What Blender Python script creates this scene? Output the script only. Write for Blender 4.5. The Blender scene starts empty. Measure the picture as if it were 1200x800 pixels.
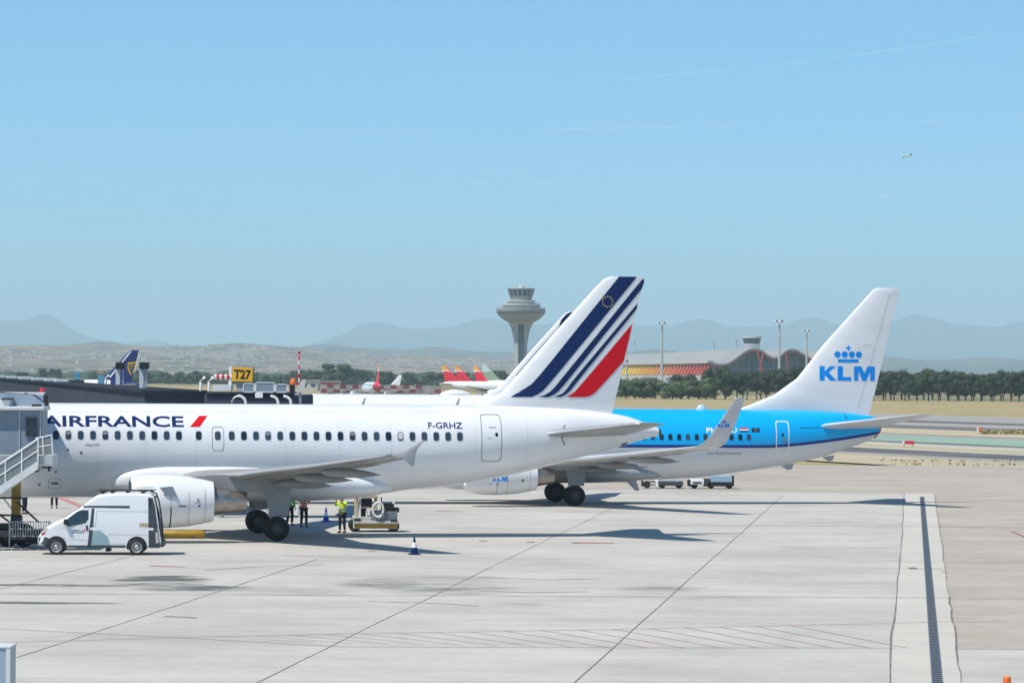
import bpy, bmesh, math, random
from mathutils import Vector, Matrix
random.seed(7)
R = math.radians
C = bpy.context.scene.collection
scene = bpy.context.scene

# ------------------------------------------------------------------ camera
F = 4300.0                       # focal length in pixels of a 1200 px wide picture
H = 7.2
PITCH = math.atan(40 / F)
ROLL = 0.0065
cam_d = bpy.data.cameras.new('camera')
cam = bpy.data.objects.new('camera', cam_d)
C.objects.link(cam)
cam_d.sensor_width = 36
cam_d.lens = F / 1200 * 36
cam_d.clip_start = 1
cam_d.clip_end = 400000
CM = Matrix.Rotation(R(90) + PITCH, 3, 'X') @ Matrix.Rotation(ROLL, 3, 'Z')
cam.matrix_world = Matrix.Translation((0, 0, H)) @ CM.to_4x4()
scene.camera = cam

def ray(x, y):
    return CM @ Vector(((x - 600) / F, -(y - 400) / F, -1))
def gp(x, y, z=0.0):             # pixel -> point on the level z
    d = ray(x, y)
    t = (z - H) / d.z
    return Vector((d.x * t, d.y * t, z))
def at(x, y, Y):                 # pixel -> point at the distance Y
    d = ray(x, y)
    t = Y / d.y
    return Vector((d.x * t, Y, H + d.z * t))

# ------------------------------------------------------------------ materials
MATS = {}
def rgb(r, g=None, b=None):
    if g is None: g = b = r
    return (r, g, b, 1)
def pr(name, col, rough=0.5, metal=0.0, var=0.0, vscale=3.0, bump=0.0, bscale=30.0, coat=0.0, spec=0.5, vcol=None, stretch=(1, 1, 1), alpha=None, detail=4):
    if name in MATS: return MATS[name]
    m = bpy.data.materials.new(name); m.use_nodes = True
    nt = m.node_tree; N = nt.nodes; L = nt.links
    b = N['Principled BSDF']
    b.inputs['Base Color'].default_value = rgb(*col)
    b.inputs['Roughness'].default_value = rough
    b.inputs['Metallic'].default_value = metal
    b.inputs['Specular IOR Level'].default_value = spec
    if coat:
        b.inputs['Coat Weight'].default_value = coat
        b.inputs['Coat Roughness'].default_value = 0.12
    if alpha is not None: b.inputs['Alpha'].default_value = alpha
    if var or bump:
        tc = N.new('ShaderNodeTexCoord'); mp = N.new('ShaderNodeMapping')
        mp.inputs['Scale'].default_value = stretch
        L.new(tc.outputs['Object'], mp.inputs['Vector'])
    if var:
        n = N.new('ShaderNodeTexNoise'); n.inputs['Scale'].default_value = vscale; n.inputs['Detail'].default_value = detail
        L.new(mp.outputs[0], n.inputs['Vector'])
        mx = N.new('ShaderNodeMix'); mx.data_type = 'RGBA'
        c2 = vcol if vcol else tuple(c * (1 - var) for c in col)
        mx.inputs['A'].default_value = rgb(*col); mx.inputs['B'].default_value = rgb(*c2)
        cr = N.new('ShaderNodeMapRange'); cr.inputs['From Min'].default_value = 0.35; cr.inputs['From Max'].default_value = 0.7
        L.new(n.outputs['Fac'], cr.inputs['Value']); L.new(cr.outputs[0], mx.inputs['Factor'])
        L.new(mx.outputs['Result'], b.inputs['Base Color'])
    if bump:
        n2 = N.new('ShaderNodeTexNoise'); n2.inputs['Scale'].default_value = bscale; n2.inputs['Detail'].default_value = 4
        L.new(mp.outputs[0], n2.inputs['Vector'])
        bp = N.new('ShaderNodeBump'); bp.inputs['Strength'].default_value = bump; bp.inputs['Distance'].default_value = 0.05
        L.new(n2.outputs['Fac'], bp.inputs['Height']); L.new(bp.outputs[0], b.inputs['Normal'])
    MATS[name] = m
    return m

def M(name): return MATS[name]
pr('white_paint', (0.80, 0.80, 0.80), 0.32, 0, 0.07, 0.5, coat=0.3, vcol=(0.73, 0.74, 0.75), stretch=(1, 1, 2.5))
pr('wing_grey', (0.30, 0.30, 0.295), 0.42, 0.0, 0.25, 0.9, coat=0.05, stretch=(1, .4, 1))
pr('slat_metal', (0.72, 0.73, 0.75), 0.3, 0.6)
pr('lip_metal', (0.75, 0.76, 0.78), 0.22, 0.9)
pr('nozzle_metal', (0.42, 0.38, 0.35), 0.38, 0.9, 0.35, 3)
pr('dark_metal', (0.06, 0.06, 0.065), 0.45, 0.5)
pr('black', (0.012, 0.012, 0.014), 0.5)
pr('glass_dark', (0.015, 0.025, 0.045), 0.12, 0, spec=0.6)
pr('navy', (0.005, 0.022, 0.10), 0.4, spec=.2)
pr('red', (0.68, 0.002, 0.012), 0.4, spec=.2)
pr('af_blue', (0.005, 0.022, 0.11), 0.4, spec=.2)
pr('sky_blue', (0.0, 0.27, 0.80), 0.4, spec=.2)
pr('panel_line', (0.32, 0.34, 0.37), 0.5)
pr('door_line', (0.16, 0.18, 0.2), 0.5)
pr('blind', (0.55, 0.55, 0.55), 0.6)
pr('tyre', (0.018, 0.018, 0.018), 0.75, 0, 0.3, 5)
pr('hub_grey', (0.085, 0.085, 0.09), 0.5, 0.2)
pr('strut_white', (0.62, 0.63, 0.64), 0.4)
pr('strut_metal', (0.6, 0.6, 0.62), 0.25, 0.9)
pr('yellow', (0.42, 0.26, 0.02), 0.5, 0, 0.3, 3)
pr('bridge_grey', (0.22, 0.27, 0.33), 0.5, 0, 0.15, 1.2, bump=0.05, bscale=3)  # shade on the bridge cabin is put into this dark bluish grey
pr('bridge_light', (0.66, 0.67, 0.67), 0.5, 0, 0.15, 2)
pr('galv', (0.50, 0.51, 0.51), 0.45, 0.35, 0.2, 4)
pr('mesh_grey', (0.20, 0.23, 0.24), 0.6, 0, 0.25, 5)
pr('wing_pale', (0.58, 0.58, 0.585), 0.4, 0.0, 0.2, 0.9, stretch=(1, .4, 1))
pr('gallery', (0.060, 0.072, 0.095), 0.9, 0.0, 0.2, 0.35, stretch=(1, 1, .3), spec=.05)
pr('gallery_roof', (0.045, 0.055, 0.075), 0.9, 0, 0.2, 0.5, spec=0.0)
pr('concrete', (0.46, 0.45, 0.42), 0.8, 0, 0.15, 0.2)
pr('sign_yellow', (0.80, 0.42, 0.01), 0.45)
pr('red_white_red', (0.5, 0.02, 0.04), 0.5)
pr('white', (0.78, 0.78, 0.77), 0.5)
pr('hivis', (0.50, 0.78, 0.02), 0.6)
pr('hivis_green', (0.07, 0.42, 0.03), 0.6)
pr('hivis_orange', (0.72, 0.10, 0.01), 0.6)
pr('trousers', (0.014, 0.017, 0.03), 0.8)
pr('skin', (0.45, 0.25, 0.17), 0.55)
pr('hair', (0.02, 0.014, 0.01), 0.6)
pr('cone_blue', (0.015, 0.05, 0.42), 0.5)
pr('orange', (0.8, 0.16, 0.02), 0.5)
pr('leaf_pine', (0.020, 0.038, 0.013), 0.8, 0, 0.5, 0.25, vcol=(0.042, 0.062, 0.022))
pr('leaf_light', (0.060, 0.100, 0.030), 0.8, 0, 0.5, 0.25, vcol=(0.10, 0.13, 0.045))
pr('bark', (0.10, 0.075, 0.055), 0.9)

def leaf_variety(name):
    m = MATS[name]; N = m.node_tree.nodes; L = m.node_tree.links; b = N['Principled BSDF']
    src = b.inputs['Base Color'].links[0].from_socket
    oi = N.new('ShaderNodeObjectInfo'); hs = N.new('ShaderNodeHueSaturation')
    a = N.new('ShaderNodeMapRange'); a.inputs['To Min'].default_value = .47; a.inputs['To Max'].default_value = .515; L.new(oi.outputs['Random'], a.inputs['Value']); L.new(a.outputs[0], hs.inputs['Hue'])
    w = N.new('ShaderNodeMath'); w.operation = 'FRACT'; w2 = N.new('ShaderNodeMath'); w2.operation = 'MULTIPLY'; w2.inputs[1].default_value = 7.3; L.new(oi.outputs['Random'], w2.inputs[0]); L.new(w2.outputs[0], w.inputs[0])
    v = N.new('ShaderNodeMapRange'); v.inputs['To Min'].default_value = .65; v.inputs['To Max'].default_value = 1.2; L.new(w.outputs[0], v.inputs['Value']); L.new(v.outputs[0], hs.inputs['Value'])
    L.new(src, hs.inputs['Color']); L.new(hs.outputs[0], b.inputs['Base Color'])
leaf_variety('leaf_pine'); leaf_variety('leaf_light')
pr('window_glass', (0.018, 0.032, 0.055), 0.15)
_m = MATS['window_glass']; _N = _m.node_tree.nodes; _L = _m.node_tree.links; _o = _N.new('ShaderNodeObjectInfo'); _c = _N.new('ShaderNodeValToRGB')
_c.color_ramp.elements[0].color = rgb(.008, .016, .03); _c.color_ramp.elements[1].color = rgb(.045, .07, .10); _c.color_ramp.elements[1].position = .9  # glints put into the glass colour as random lighter tones
_L.new(_o.outputs['Random'], _c.inputs['Fac']); _L.new(_c.outputs['Color'], _N['Principled BSDF'].inputs['Base Color'])
# ------------------------------------------------------------------ mesh helpers
class MB:
    def __init__(s): s.v = []; s.f = []; s.m = []
    def add(s, vs, fs, mi=0):
        o = len(s.v); s.v += [tuple(v) for v in vs]
        s.f += [tuple(i + o for i in f) for f in fs]; s.m += [mi] * len(fs); return s
    def box(s, x0, x1, y0, y1, z0, z1, mi=0):
        return s.add([(x0,y0,z0),(x1,y0,z0),(x1,y1,z0),(x0,y1,z0),(x0,y0,z1),(x1,y0,z1),(x1,y1,z1),(x0,y1,z1)],
                     [(0,3,2,1),(4,5,6,7),(0,1,5,4),(1,2,6,5),(2,3,7,6),(3,0,4,7)], mi)
    def rings(s, rs, mi=0, cap=True, closed=True):
        n = len(rs[0]); vs = [p for r in rs for p in r]; fs = []
        for i in range(len(rs) - 1):
            for j in range(n if closed else n - 1):
                k = (j + 1) % n
                fs.append((i*n+j, i*n+k, (i+1)*n+k, (i+1)*n+j))
        if cap and closed:
            fs.append(tuple(range(n))[::-1]); fs.append(tuple((len(rs)-1)*n + j for j in range(n)))
        return s.add(vs, fs, mi)
    def tube(s, pts, r, n=8, mi=0):
        pts = [Vector(p) for p in pts]
        rs = []
        for i, p in enumerate(pts):
            d = (pts[min(i+1, len(pts)-1)] - pts[max(i-1, 0)])
            d = d.normalized() if d.length > 1e-9 else Vector((0,0,1))
            u = d.cross(Vector((0,0,1)) if abs(d.z) < .9 else Vector((1,0,0))).normalized(); w = d.cross(u)
            rr = r[i] if isinstance(r, (list, tuple)) else r
            rs.append([p + (u*math.cos(2*math.pi*k/n) + w*math.sin(2*math.pi*k/n))*rr for k in range(n)])
        return s.rings(rs, mi)
    def lathe(s, prof, c, ax='X', n=32, mi=0, cap=False):
        rs = []
        for a, r in prof:
            ring = []
            for k in range(n):
                t = 2*math.pi*k/n; p, q = r*math.cos(t), r*math.sin(t)
                if ax == 'X': v = (c[0]+a, c[1]+p, c[2]+q)
                elif ax == 'Y': v = (c[0]+q, c[1]+a, c[2]+p)
                else: v = (c[0]+p, c[1]+q, c[2]+a)
                ring.append(v)
            rs.append(ring)
        return s.rings(rs, mi, cap)
    def prism(s, poly, axis, a, b, mi=0):       # poly in the two other axes, extruded a..b
        def P(u, v, w):
            return {'X': (w,u,v), 'Y': (u,w,v), 'Z': (u,v,w)}[axis]
        n = len(poly)
        vs = [P(u,v,a) for u,v in poly] + [P(u,v,b) for u,v in poly]
        fs = [tuple(range(n))[::-1], tuple(range(n, 2*n))] + [(i,(i+1)%n,n+(i+1)%n,n+i) for i in range(n)]
        return s.add(vs, fs, mi)
    def build(s, name, mats, parent=None, smooth=35, bevel=0, loc=None, double=False):
        me = bpy.data.meshes.new(name); me.from_pydata(s.v, [], s.f)
        if not isinstance(mats, (list, tuple)): mats = [mats]
        for m in mats: me.materials.append(M(m) if isinstance(m, str) else m)
        me.polygons.foreach_set('material_index', s.m)
        bm = bmesh.new(); bm.from_mesh(me)
        bmesh.ops.recalc_face_normals(bm, faces=bm.faces)
        if bevel: 
            try: bmesh.ops.bevel(bm, geom=[e for e in bm.edges if len(e.link_faces)==2 and e.calc_face_angle(0) > .6], offset=bevel, segments=2, affect='EDGES', profile=.5)
            except Exception: pass
        bm.to_mesh(me); bm.free()
        if smooth:
            me.shade_smooth(); me.set_sharp_from_angle(angle=R(smooth))
        o = bpy.data.objects.new(name, me); C.objects.link(o)
        if parent: o.parent = parent
        if loc: o.location = loc
        return o

def tag(o, label=None, cat=None, group=None, kind=None):
    if label: o['label'] = label
    if cat: o['category'] = cat
    if group: o['group'] = group
    if kind: o['kind'] = kind
    return o
def empty(name, loc, rz=0, label=None, cat=None, group=None):
    o = bpy.data.objects.new(name, None); C.objects.link(o)
    o.location = loc; o.rotation_euler = (0, 0, rz); o.empty_display_size = .5
    return tag(o, label, cat, group)
def structure(o): o['kind'] = 'structure'; return o
def kids(o): return [c for c in bpy.data.objects if c.parent == o]
def copy_tree(o, ks=None, parent=None):
    c = o.copy(); C.objects.link(c); c.parent = parent
    for ch in kids(o): copy_tree(ch, None, c)
    return c

def interp(tab, x):
    """monotone-ish smooth interpolation of rows (x, a, b, ...)"""
    if x <= tab[0][0]: return tab[0][1:]
    if x >= tab[-1][0]: return tab[-1][1:]
    for i in range(len(tab)-1):
        if tab[i][0] <= x <= tab[i+1][0]: break
    p0, p1, p2, p3 = tab[max(i-1,0)], tab[i], tab[i+1], tab[min(i+2,len(tab)-1)]
    h = p2[0]-p1[0]; t = (x-p1[0])/h
    out = []
    for k in range(1, len(p1)):
        d = (p2[k]-p1[k])/h
        dl = (p1[k]-p0[k])/(p1[0]-p0[0]) if i > 0 else d
        dr = (p3[k]-p2[k])/(p3[0]-p2[0]) if i+2 < len(tab) else d
        m1 = 0 if dl*d <= 0 else 2*dl*d/(dl+d)
        m2 = 0 if dr*d <= 0 else 2*dr*d/(dr+d)
        out.append((2*t**3-3*t**2+1)*p1[k]+(t**3-2*t**2+t)*h*m1+(-2*t**3+3*t**2)*p2[k]+(t**3-t**2)*h*m2)
    return tuple(out)

def naca(x, t):
    x = min(max(x, 0), 1)
    return 5*t*(.2969*math.sqrt(x)-.126*x-.3516*x*x+.2843*x**3-.1015*x**4)
AX = [0, .004, .015, .04, .08, .15, .25, .35, .45, .55, .65, .75, .85, .93, .985, 1.0]

# ---- decals: flat drawings laid on a curved skin
def decal(name, bm, surf, mat, parent, cell=(0.3, 0.08), off=0.006):
    """bm holds faces in the XZ plane; surf(x, z) -> Vector on the skin (plus outward normal sign)"""
    xs = [v.co.x for v in bm.verts]; zs = [v.co.z for v in bm.verts]
    def cuts(a, b, c): 
        n = max(1, int((b-a)/c)); return [a+(b-a)*i/n for i in range(1, n)]
    for cx in cuts(min(xs), max(xs), cell[0]):
        bmesh.ops.bisect_plane(bm, geom=bm.verts[:]+bm.edges[:]+bm.faces[:], plane_co=(cx,0,0), plane_no=(1,0,0), dist=1e-5)
    for cz in cuts(min(zs), max(zs), cell[1]):
        bmesh.ops.bisect_plane(bm, geom=bm.verts[:]+bm.edges[:]+bm.faces[:], plane_co=(0,0,cz), plane_no=(0,0,1), dist=1e-5)
    for v in bm.verts: v.co = surf(v.co.x, v.co.z, off)
    bmesh.ops.recalc_face_normals(bm, faces=bm.faces)
    me = bpy.data.meshes.new(name); bm.to_mesh(me); bm.free(); me.shade_smooth()
    me.materials.append(M(mat) if isinstance(mat, str) else mat)
    o = bpy.data.objects.new(name, me); C.objects.link(o); o.parent = parent
    return o
def poly_bm(polys, bm=None):
    bm = bm or bmesh.new()
    for p in polys:
        vs = [bm.verts.new((x, 0, z)) for x, z in p]
        f = bm.faces.new(vs)
        bmesh.ops.triangulate(bm, faces=[f])
    return bm
def text_mesh(txt, bold=0.0, space=1.0, shear=0.0):
    cu = bpy.data.curves.new('t', 'FONT'); cu.body = txt; cu.size = 1; cu.offset = bold
    cu.space_character = space; cu.shear = shear; cu.resolution_u = 3
    o = bpy.data.objects.new('t', cu); C.objects.link(o)
    me = bpy.data.meshes.new_from_object(o.evaluated_get(bpy.context.evaluated_depsgraph_get()))
    bpy.data.objects.remove(o); bpy.data.curves.remove(cu)
    return me
def text_bm(txt, x0, x1, z0, z1, bold=0.0, space=1.0, shear=0.0, zcap=None):
    me = text_mesh(txt, bold, space, shear)
    bm = bmesh.new(); bm.from_mesh(me); bpy.data.meshes.remove(me)
    xs = [v.co.x for v in bm.verts]; ys = [v.co.y for v in bm.verts]
    a, b, c, d = min(xs), max(xs), min(ys), max(ys)
    for v in bm.verts:
        u = (v.co.x-a)/(b-a); w = (v.co.y-c)/(d-c)
        v.co = Vector((x0+u*(x1-x0), 0, z0+w*(z1-z0)))
    return bm
def ring_poly(cx, cz, rx, rz, w, n=28, p=4.0):
    """rounded-rectangle outline as quads"""
    def sp(a, rx, rz):
        c, s = math.cos(a), math.sin(a)
        return (cx+rx*math.copysign(abs(c)**(2/p), c), cz+rz*math.copysign(abs(s)**(2/p), s))
    out = []
    for i in range(n):
        a, b = 2*math.pi*i/n, 2*math.pi*(i+1)/n
        out.append([sp(a,rx,rz), sp(b,rx,rz), sp(b,rx-w,rz-w), sp(a,rx-w,rz-w)])
    return out
def disc_poly(cx, cz, rx, rz, n=20, p=2.0):
    o = []
    for i in range(n):
        a = 2*math.pi*i/n; c, s = math.cos(a), math.sin(a)
        o.append((cx+rx*math.copysign(abs(c)**(2/p), c), cz+rz*math.copysign(abs(s)**(2/p), s)))
    return o
# ================================================================== AIRLINERS
class Plane: pass
def plane_frame(gear_px, gear_s, gear_y, theta):
    """place the aircraft so its near main wheel touches the ground under the pixel"""
    g = gp(*gear_px)
    c, s = math.cos(theta), math.sin(theta)
    p = Plane()
    # local (gear_s, -gear_y) -> g
    p.o = Vector((g.x - (gear_s*c + gear_y*s), g.y - (gear_s*s - gear_y*c), 0))
    p.th = theta; p.c = c; p.s = s
    return p
def local_hit(p, x, y, lat):
    """pixel -> (s, z) on the aircraft's vertical plane local y = lat"""
    d = ray(x, y); o = Vector((0, 0, H)) - p.o
    ly0 = -o.x*p.s + o.y*p.c; ldy = -d.x*p.s + d.y*p.c
    t = (lat - ly0) / ldy
    w = o + d*t
    return (w.x*p.c + w.y*p.s, w.z)
def fus_section(tab, s):
    zt, zb, hw = interp(tab, s)
    return (zt+zb)/2, (zt-zb)/2, hw
def fus_surf(tab):
    def f(s, z, off=0.0):
        zc, hh, hw = fus_section(tab, s)
        t = max(-.995, min(.995, (z-zc)/hh)); c = math.sqrt(1-t*t)
        n = Vector((0, -c/hw, t/hh)).normalized()
        return Vector((s, -hw*c, zc+hh*t)) + n*off
    return f
def side_px(p, surf, x, y):
    s, z = local_hit(p, x, y, -1.9)
    for _ in range(4):
        lat = surf(s, z).y
        s, z = local_hit(p, x, y, lat)
    return s, z
def fuselage(name, tab, mats, parent, n=56, step=.35, s1=None):
    mb = MB(); s = tab[0][0]; e = s1 or tab[-1][0]; rs = []
    while True:
        zc, hh, hw = fus_section(tab, s)
        rs.append([(s, hw*math.sin(2*math.pi*k/n), zc+hh*math.cos(2*math.pi*k/n)) for k in range(n)])
        if s >= e: break
        s = min(e, s + (.12 if s < 1 else step))
    mb.rings(rs)
    return mb.build(name, mats, parent, smooth=50)
def loft_wing(name, secs, mats, parent, vertical=False, le_faces=2, camber=.015):
    """secs: (span coordinate vector (y, z), le s, chord, thickness ratio[, normal angle])"""
    rs = []
    for sec in secs:
        (y, z), s0, c, t = sec[:4]
        a = sec[4] if len(sec) > 4 else (R(90) if vertical else 0)   # 0: thickness along z; 90: along y
        pts = []
        up = [(x, naca(x, t) + camber*4*x*(1-x)*(0 if vertical else 1)) for x in AX]
        lo = [(x, -naca(x, t) + camber*4*x*(1-x)*(0 if vertical else 1)) for x in AX]
        for x, h in up[::-1] + lo[1:]:
            pts.append((s0+x*c, y + h*c*math.sin(a), z + h*c*math.cos(a)))
        rs.append(pts)
    mb = MB(); n = len(rs[0]); mb.rings(rs)
    k = len(AX)-1
    # quads are laid ring by ring: colour the leading edge strip
    q = 0
    for i in range(len(rs)-1):
        for j in range(n):
            if k-le_faces <= j < k+le_faces: mb.m[q] = 1
            q += 1
    return mb.build(name, mats, parent, smooth=50)

def wing_lines(w, secs, ymax):
    """control surface gaps and panel joints on the underside"""
    def P(y, f):
        for A, B in zip(secs, secs[1:]):
            if abs(A[0][0]) <= y <= abs(B[0][0]): break
        u = (y-abs(A[0][0]))/(abs(B[0][0])-abs(A[0][0])); L = lambda a, b: a+(b-a)*u
        c, t = L(A[2], B[2]), L(A[3], B[3])
        return (L(A[1], B[1])+f*c, L(A[0][0], B[0][0]), L(A[0][1], B[0][1])+(-naca(f, t)+.06*f*(1-f))*c)
    g = MB(); q = MB(); n = 24
    def run(mb, f0, f1, y0, y1, r):
        mb.tube([P(y0+(y1-y0)*i/n, f0+(f1-f0)*i/n) for i in range(n+1)], r, 5)
    run(g, .70, .70, 2.2, 12.4, .022); run(g, .74, .74, 12.6, 15.4, .02); run(g, .17, .15, 2.4, ymax, .018)
    for y in (6.5, 12.5, 15.45): g.tube([P(y, f) for f in (.70, .8, .9, .99)], .02, 5)
    run(q, .33, .36, 2.4, ymax, .012); run(q, .52, .54, 2.4, ymax, .012)
    for y in (4.2, 7.6, 9.4, 11.2, 13.6): q.tube([P(y, f) for f in (.17, .3, .5, .7)], .010, 5)
    g.build('flap_gap', 'dark_metal', w); q.build('panel_joint', 'door_line', w)
def fin_surf(secs):
    def f(s, z, off=0.0):
        zs = [q[0][1] for q in secs]
        z2 = max(zs[0], min(zs[-1]-1e-4, z))
        for i in range(len(secs)-1):
            if zs[i] <= z2 <= zs[i+1]: break
        u = (z2-zs[i])/(zs[i+1]-zs[i]); A, B = secs[i], secs[i+1]
        s0 = A[1]+(B[1]-A[1])*u; c = A[2]+(B[2]-A[2])*u
        # thickness is interpolated the way the loft's straight quads do it
        ya = naca((s-s0)/c, A[3])*A[2]; yb = naca((s-s0)/c, B[3])*B[2]
        return Vector((s, -(ya+(yb-ya)*u)-off, z))
    return f
def mirror(secs): return [((-q[0][0], q[0][1]),)+tuple(q[1:4])+((-q[4],) if len(q) > 4 else ()) for q in secs]

def wheel(name, parent, x, y, r, w, side=-1):
    """tyre as the part, rim as its sub-part"""
    t = MB(); h = w/2
    prof = [(-h*.8, r*.50), (-h, r*.64), (-h*.95, r*.88), (-h*.6, r*.98), (0, r), (h*.6, r*.98), (h*.95, r*.88), (h, r*.64), (h*.8, r*.50)]
    t.lathe(prof + [prof[0]], (x, y, r), 'Y', 32)
    o = t.build(name, 'tyre', parent)
    m = MB(); m.lathe([(-h*.72, 0.001), (-h*.72, r*.25), (-h*.5, r*.42), (-h*.78, r*.48), (-h*.8, r*.52), (h*.8, r*.52), (h*.78, r*.48), (h*.5, r*.42), (h*.72, r*.25), (h*.72, .001)], (x, y, r), 'Y', 24)
    for k in range(8):
        a = k*math.pi/4
        for sd in (-1, 1): m.lathe([(-.02, r*.06), (.02, r*.06)], (x+math.cos(a)*r*.45, y+sd*h*.6, r+math.sin(a)*r*.45), 'Y', 6, cap=True)
    m.build('rim', 'hub_grey', o)
    return o

def engine(parent, x0, y, z, prof_out, fan_at, core, mats, strake=None, end_in=.06, squash=1.0):
    """prof_out: (a, r) from the lip back"""
    mb = MB(); n = 40
    lip = prof_out[0][1]; L = prof_out[-1][0]; re = prof_out[-1][1]
    outer = prof_out
    mb.lathe([(0.0, lip), (-.0+.005, lip+.02)] + outer[1:], (x0, y, z), 'X', n, 0)
    mb.lathe([(L, re), (L-.02, re-end_in), (L-1.0, re-end_in+.04), (L-1.6, re-.05)], (x0, y, z), 'X', n, 2)
    mb.lathe([(0.005, lip+.015), (-.03, lip-.03), (.02, lip-.09), (.12, lip-.12)], (x0, y, z), 'X', n, 1)
    mb.lathe([(.12, lip-.12), (.5, lip-.13), (fan_at, lip-.10), (fan_at+.3, lip-.1)], (x0, y, z), 'X', n, 2)
    eng = mb.build('engine', mats, parent, smooth=40)
    f = MB()
    f.lathe([(fan_at+.2, .01), (fan_at+.2, lip-.1)], (x0, y, z), 'X', n, 0)
    for k in range(24):
        a = 2*math.pi*k/24; r1 = lip-.11
        def P(r, da, dx): return (x0+fan_at+dx, y+math.cos(a+da)*r, z+math.sin(a+da)*r)
        f.add([P(.22,0,.16), P(.22,.1,0), P(r1,.14,0), P(r1,-.02,.16)], [(0,1,2,3)], 1)
    f.lathe([(fan_at-.35, .01), (fan_at-.28, .08), (fan_at-.1, .2), (fan_at+.1, .27)], (x0, y, z), 'X', 20, 1)
    f.build('fan', ['black', 'nozzle_metal'], eng)
    c = MB(); c.lathe(core, (x0, y, z), 'X', 32)
    c.build('exhaust_nozzle', 'nozzle_metal', eng)
    pl = MB(); ce = core[-1][0]
    pl.lathe([(ce-.5, .36), (ce-.1, .30), (ce+.3, .16), (ce+.5, .02)], (x0, y, z), 'X', 20)
    pl.build('exhaust_cone', 'dark_metal', eng)
    if strake:
        s = MB(); sx, sz = strake
        s.prism([(x0+sx, z+sz), (x0+sx+.55, z+sz+.05), (x0+sx+.75, z+sz-.38), (x0+sx+.25, z+sz-.33)], 'Y', y-outer[2][1]*.93-.16, y-outer[2][1]*.93-.14)
        s.build('strake', 'bridge_grey', eng)
    return eng

def nac_surf(x0, y, z, prof):
    def f(s, zz, off=0.0):
        a = max(0, min(prof[-1][0], s-x0)); r = interp(prof, a)[0]
        t = max(-.99, min(.99, (zz-z)/r)); c = math.sqrt(1-t*t)
        return Vector((s, y-(r+off)*c, z+(r+off)*t))
    return f

def main_gear(parent, s, y, top, r, w, sp, strut_r=.13, door=True):
    sd = -1 if y < 0 else 1
    g = MB()
    g.tube([(s, y, r), (s, y, top)], strut_r, 12, 0)
    g.tube([(s, y, r+.1), (s, y, r+.75)], strut_r*.72, 12, 1)
    g.tube([(s, y-sp/2-.05, r), (s, y+sp/2+.05, r)], .09, 10, 0)
    g.tube([(s, y, top-.5), (s-.2, y-sd*1.2, top+.05)], .07, 8, 0)
    g.tube([(s, y, r+1.0), (s-.9, y, top)], .05, 8, 0)
    g.tube([(s-.12, y, r+.2), (s-.32, y, r+.62), (s-.12, y, r+1.0)], .04, 6, 1)
    o = g.build('main_gear', ['strut_grey', 'strut_metal'], parent)
    if door:
        d = MB(); d.prism([(s-.62, top+.1), (s+.62, top+.1), (s+.5, r+.55), (s-.3, r+.45)], 'Y', y+sd*.30, y+sd*.34)
        d.build('gear_door', 'door_paint', o)
    for k in (-1, 1): wheel('wheel', o, s, y+k*sp/2, r, w)
    return o
def nose_gear(parent, s, top, r, w):
    g = MB(); g.tube([(s, 0, r), (s-.1, 0, top)], .09, 10); g.tube([(s, -.28, r), (s, .28, r)], .06, 8)
    g.tube([(s, 0, r+.6), (s-.8, 0, top)], .04, 8)
    o = g.build('nose_gear', 'strut_white', parent)
    for k in (-1, 1): wheel('wheel', o, s, k*.25, r, w)
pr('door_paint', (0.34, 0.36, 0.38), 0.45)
pr('strut_grey', (0.34, 0.35, 0.36), 0.45)

def fairing(name, parent, s0, s1, y, z0, z1, w, h, mat='wing_grey'):
    mb = MB(); rs = []
    for i in range(13):
        t = i/12; k = max(.03, (math.sin(math.pi*min(1, t*1.05)**.75))**.6) if t < .95 else .05
        c = Vector((s0+(s1-s0)*t, y, z0+(z1-z0)*t))
        rs.append([(c.x, c.y+math.cos(2*math.pi*j/14)*w*k, c.z+math.sin(2*math.pi*j/14)*h*k) for j in range(14)])
    mb.rings(rs); return mb.build(name, mat, parent, smooth=60)

# ------------------------------------------------------------------ the white airliners with striped fins
A_TAB = [(0,3.30,3.16,.05),(.3,3.68,2.75,.42),(1,4.2,2.35,.92),(2,4.9,2.03,1.38),(3,5.42,1.86,1.68),(4.5,5.79,1.75,1.91),(6,5.87,1.73,1.975),
         (20,5.87,1.75,1.975),(21,5.87,1.88,1.97),(22.5,5.87,2.08,1.95),(24.1,5.87,2.22,1.90),(25.6,5.86,2.45,1.76),(27.15,5.83,2.75,1.55),(28.85,5.77,3.17,1.27),
         (30.1,5.70,3.50,1.04),(31.4,5.56,3.83,.78),(32.3,5.42,4.10,.58),(33.0,5.20,4.32,.42),(33.5,5.0,4.46,.30),(33.84,4.88,4.54,.19)]
A_WING = [((-1.2,2.42),11.4,6.9,.14),((-1.98,2.50),11.75,6.3,.14),((-6.4,2.92),14.0,4.05,.105),((-11.5,3.40),16.45,2.75,.095),((-16.6,3.93),18.75,1.45,.10),((-17.0,3.99),19.0,1.2,.06)]
A_STAB = [((-.5,4.55),28.05,4.1,.10),((-1.2,4.62),28.4,3.85,.10),((-6.0,5.13),31.35,1.45,.09),((-6.25,5.16),31.65,1.05,.05)]
A_FIN = [((0,5.2),25.0,6.6,.06),((0,5.75),25.2,6.55,.06),((0,5.95),26.0,5.8,.075),((0,6.3),27.05,4.82,.09),((0,7.3),27.95,4.17,.10),((0,11.0),30.93,2.10,.10),((0,11.45),31.32,1.82,.09),((0,11.64),31.60,1.58,.075),((0,11.72),31.85,1.36,.05)]
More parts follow.
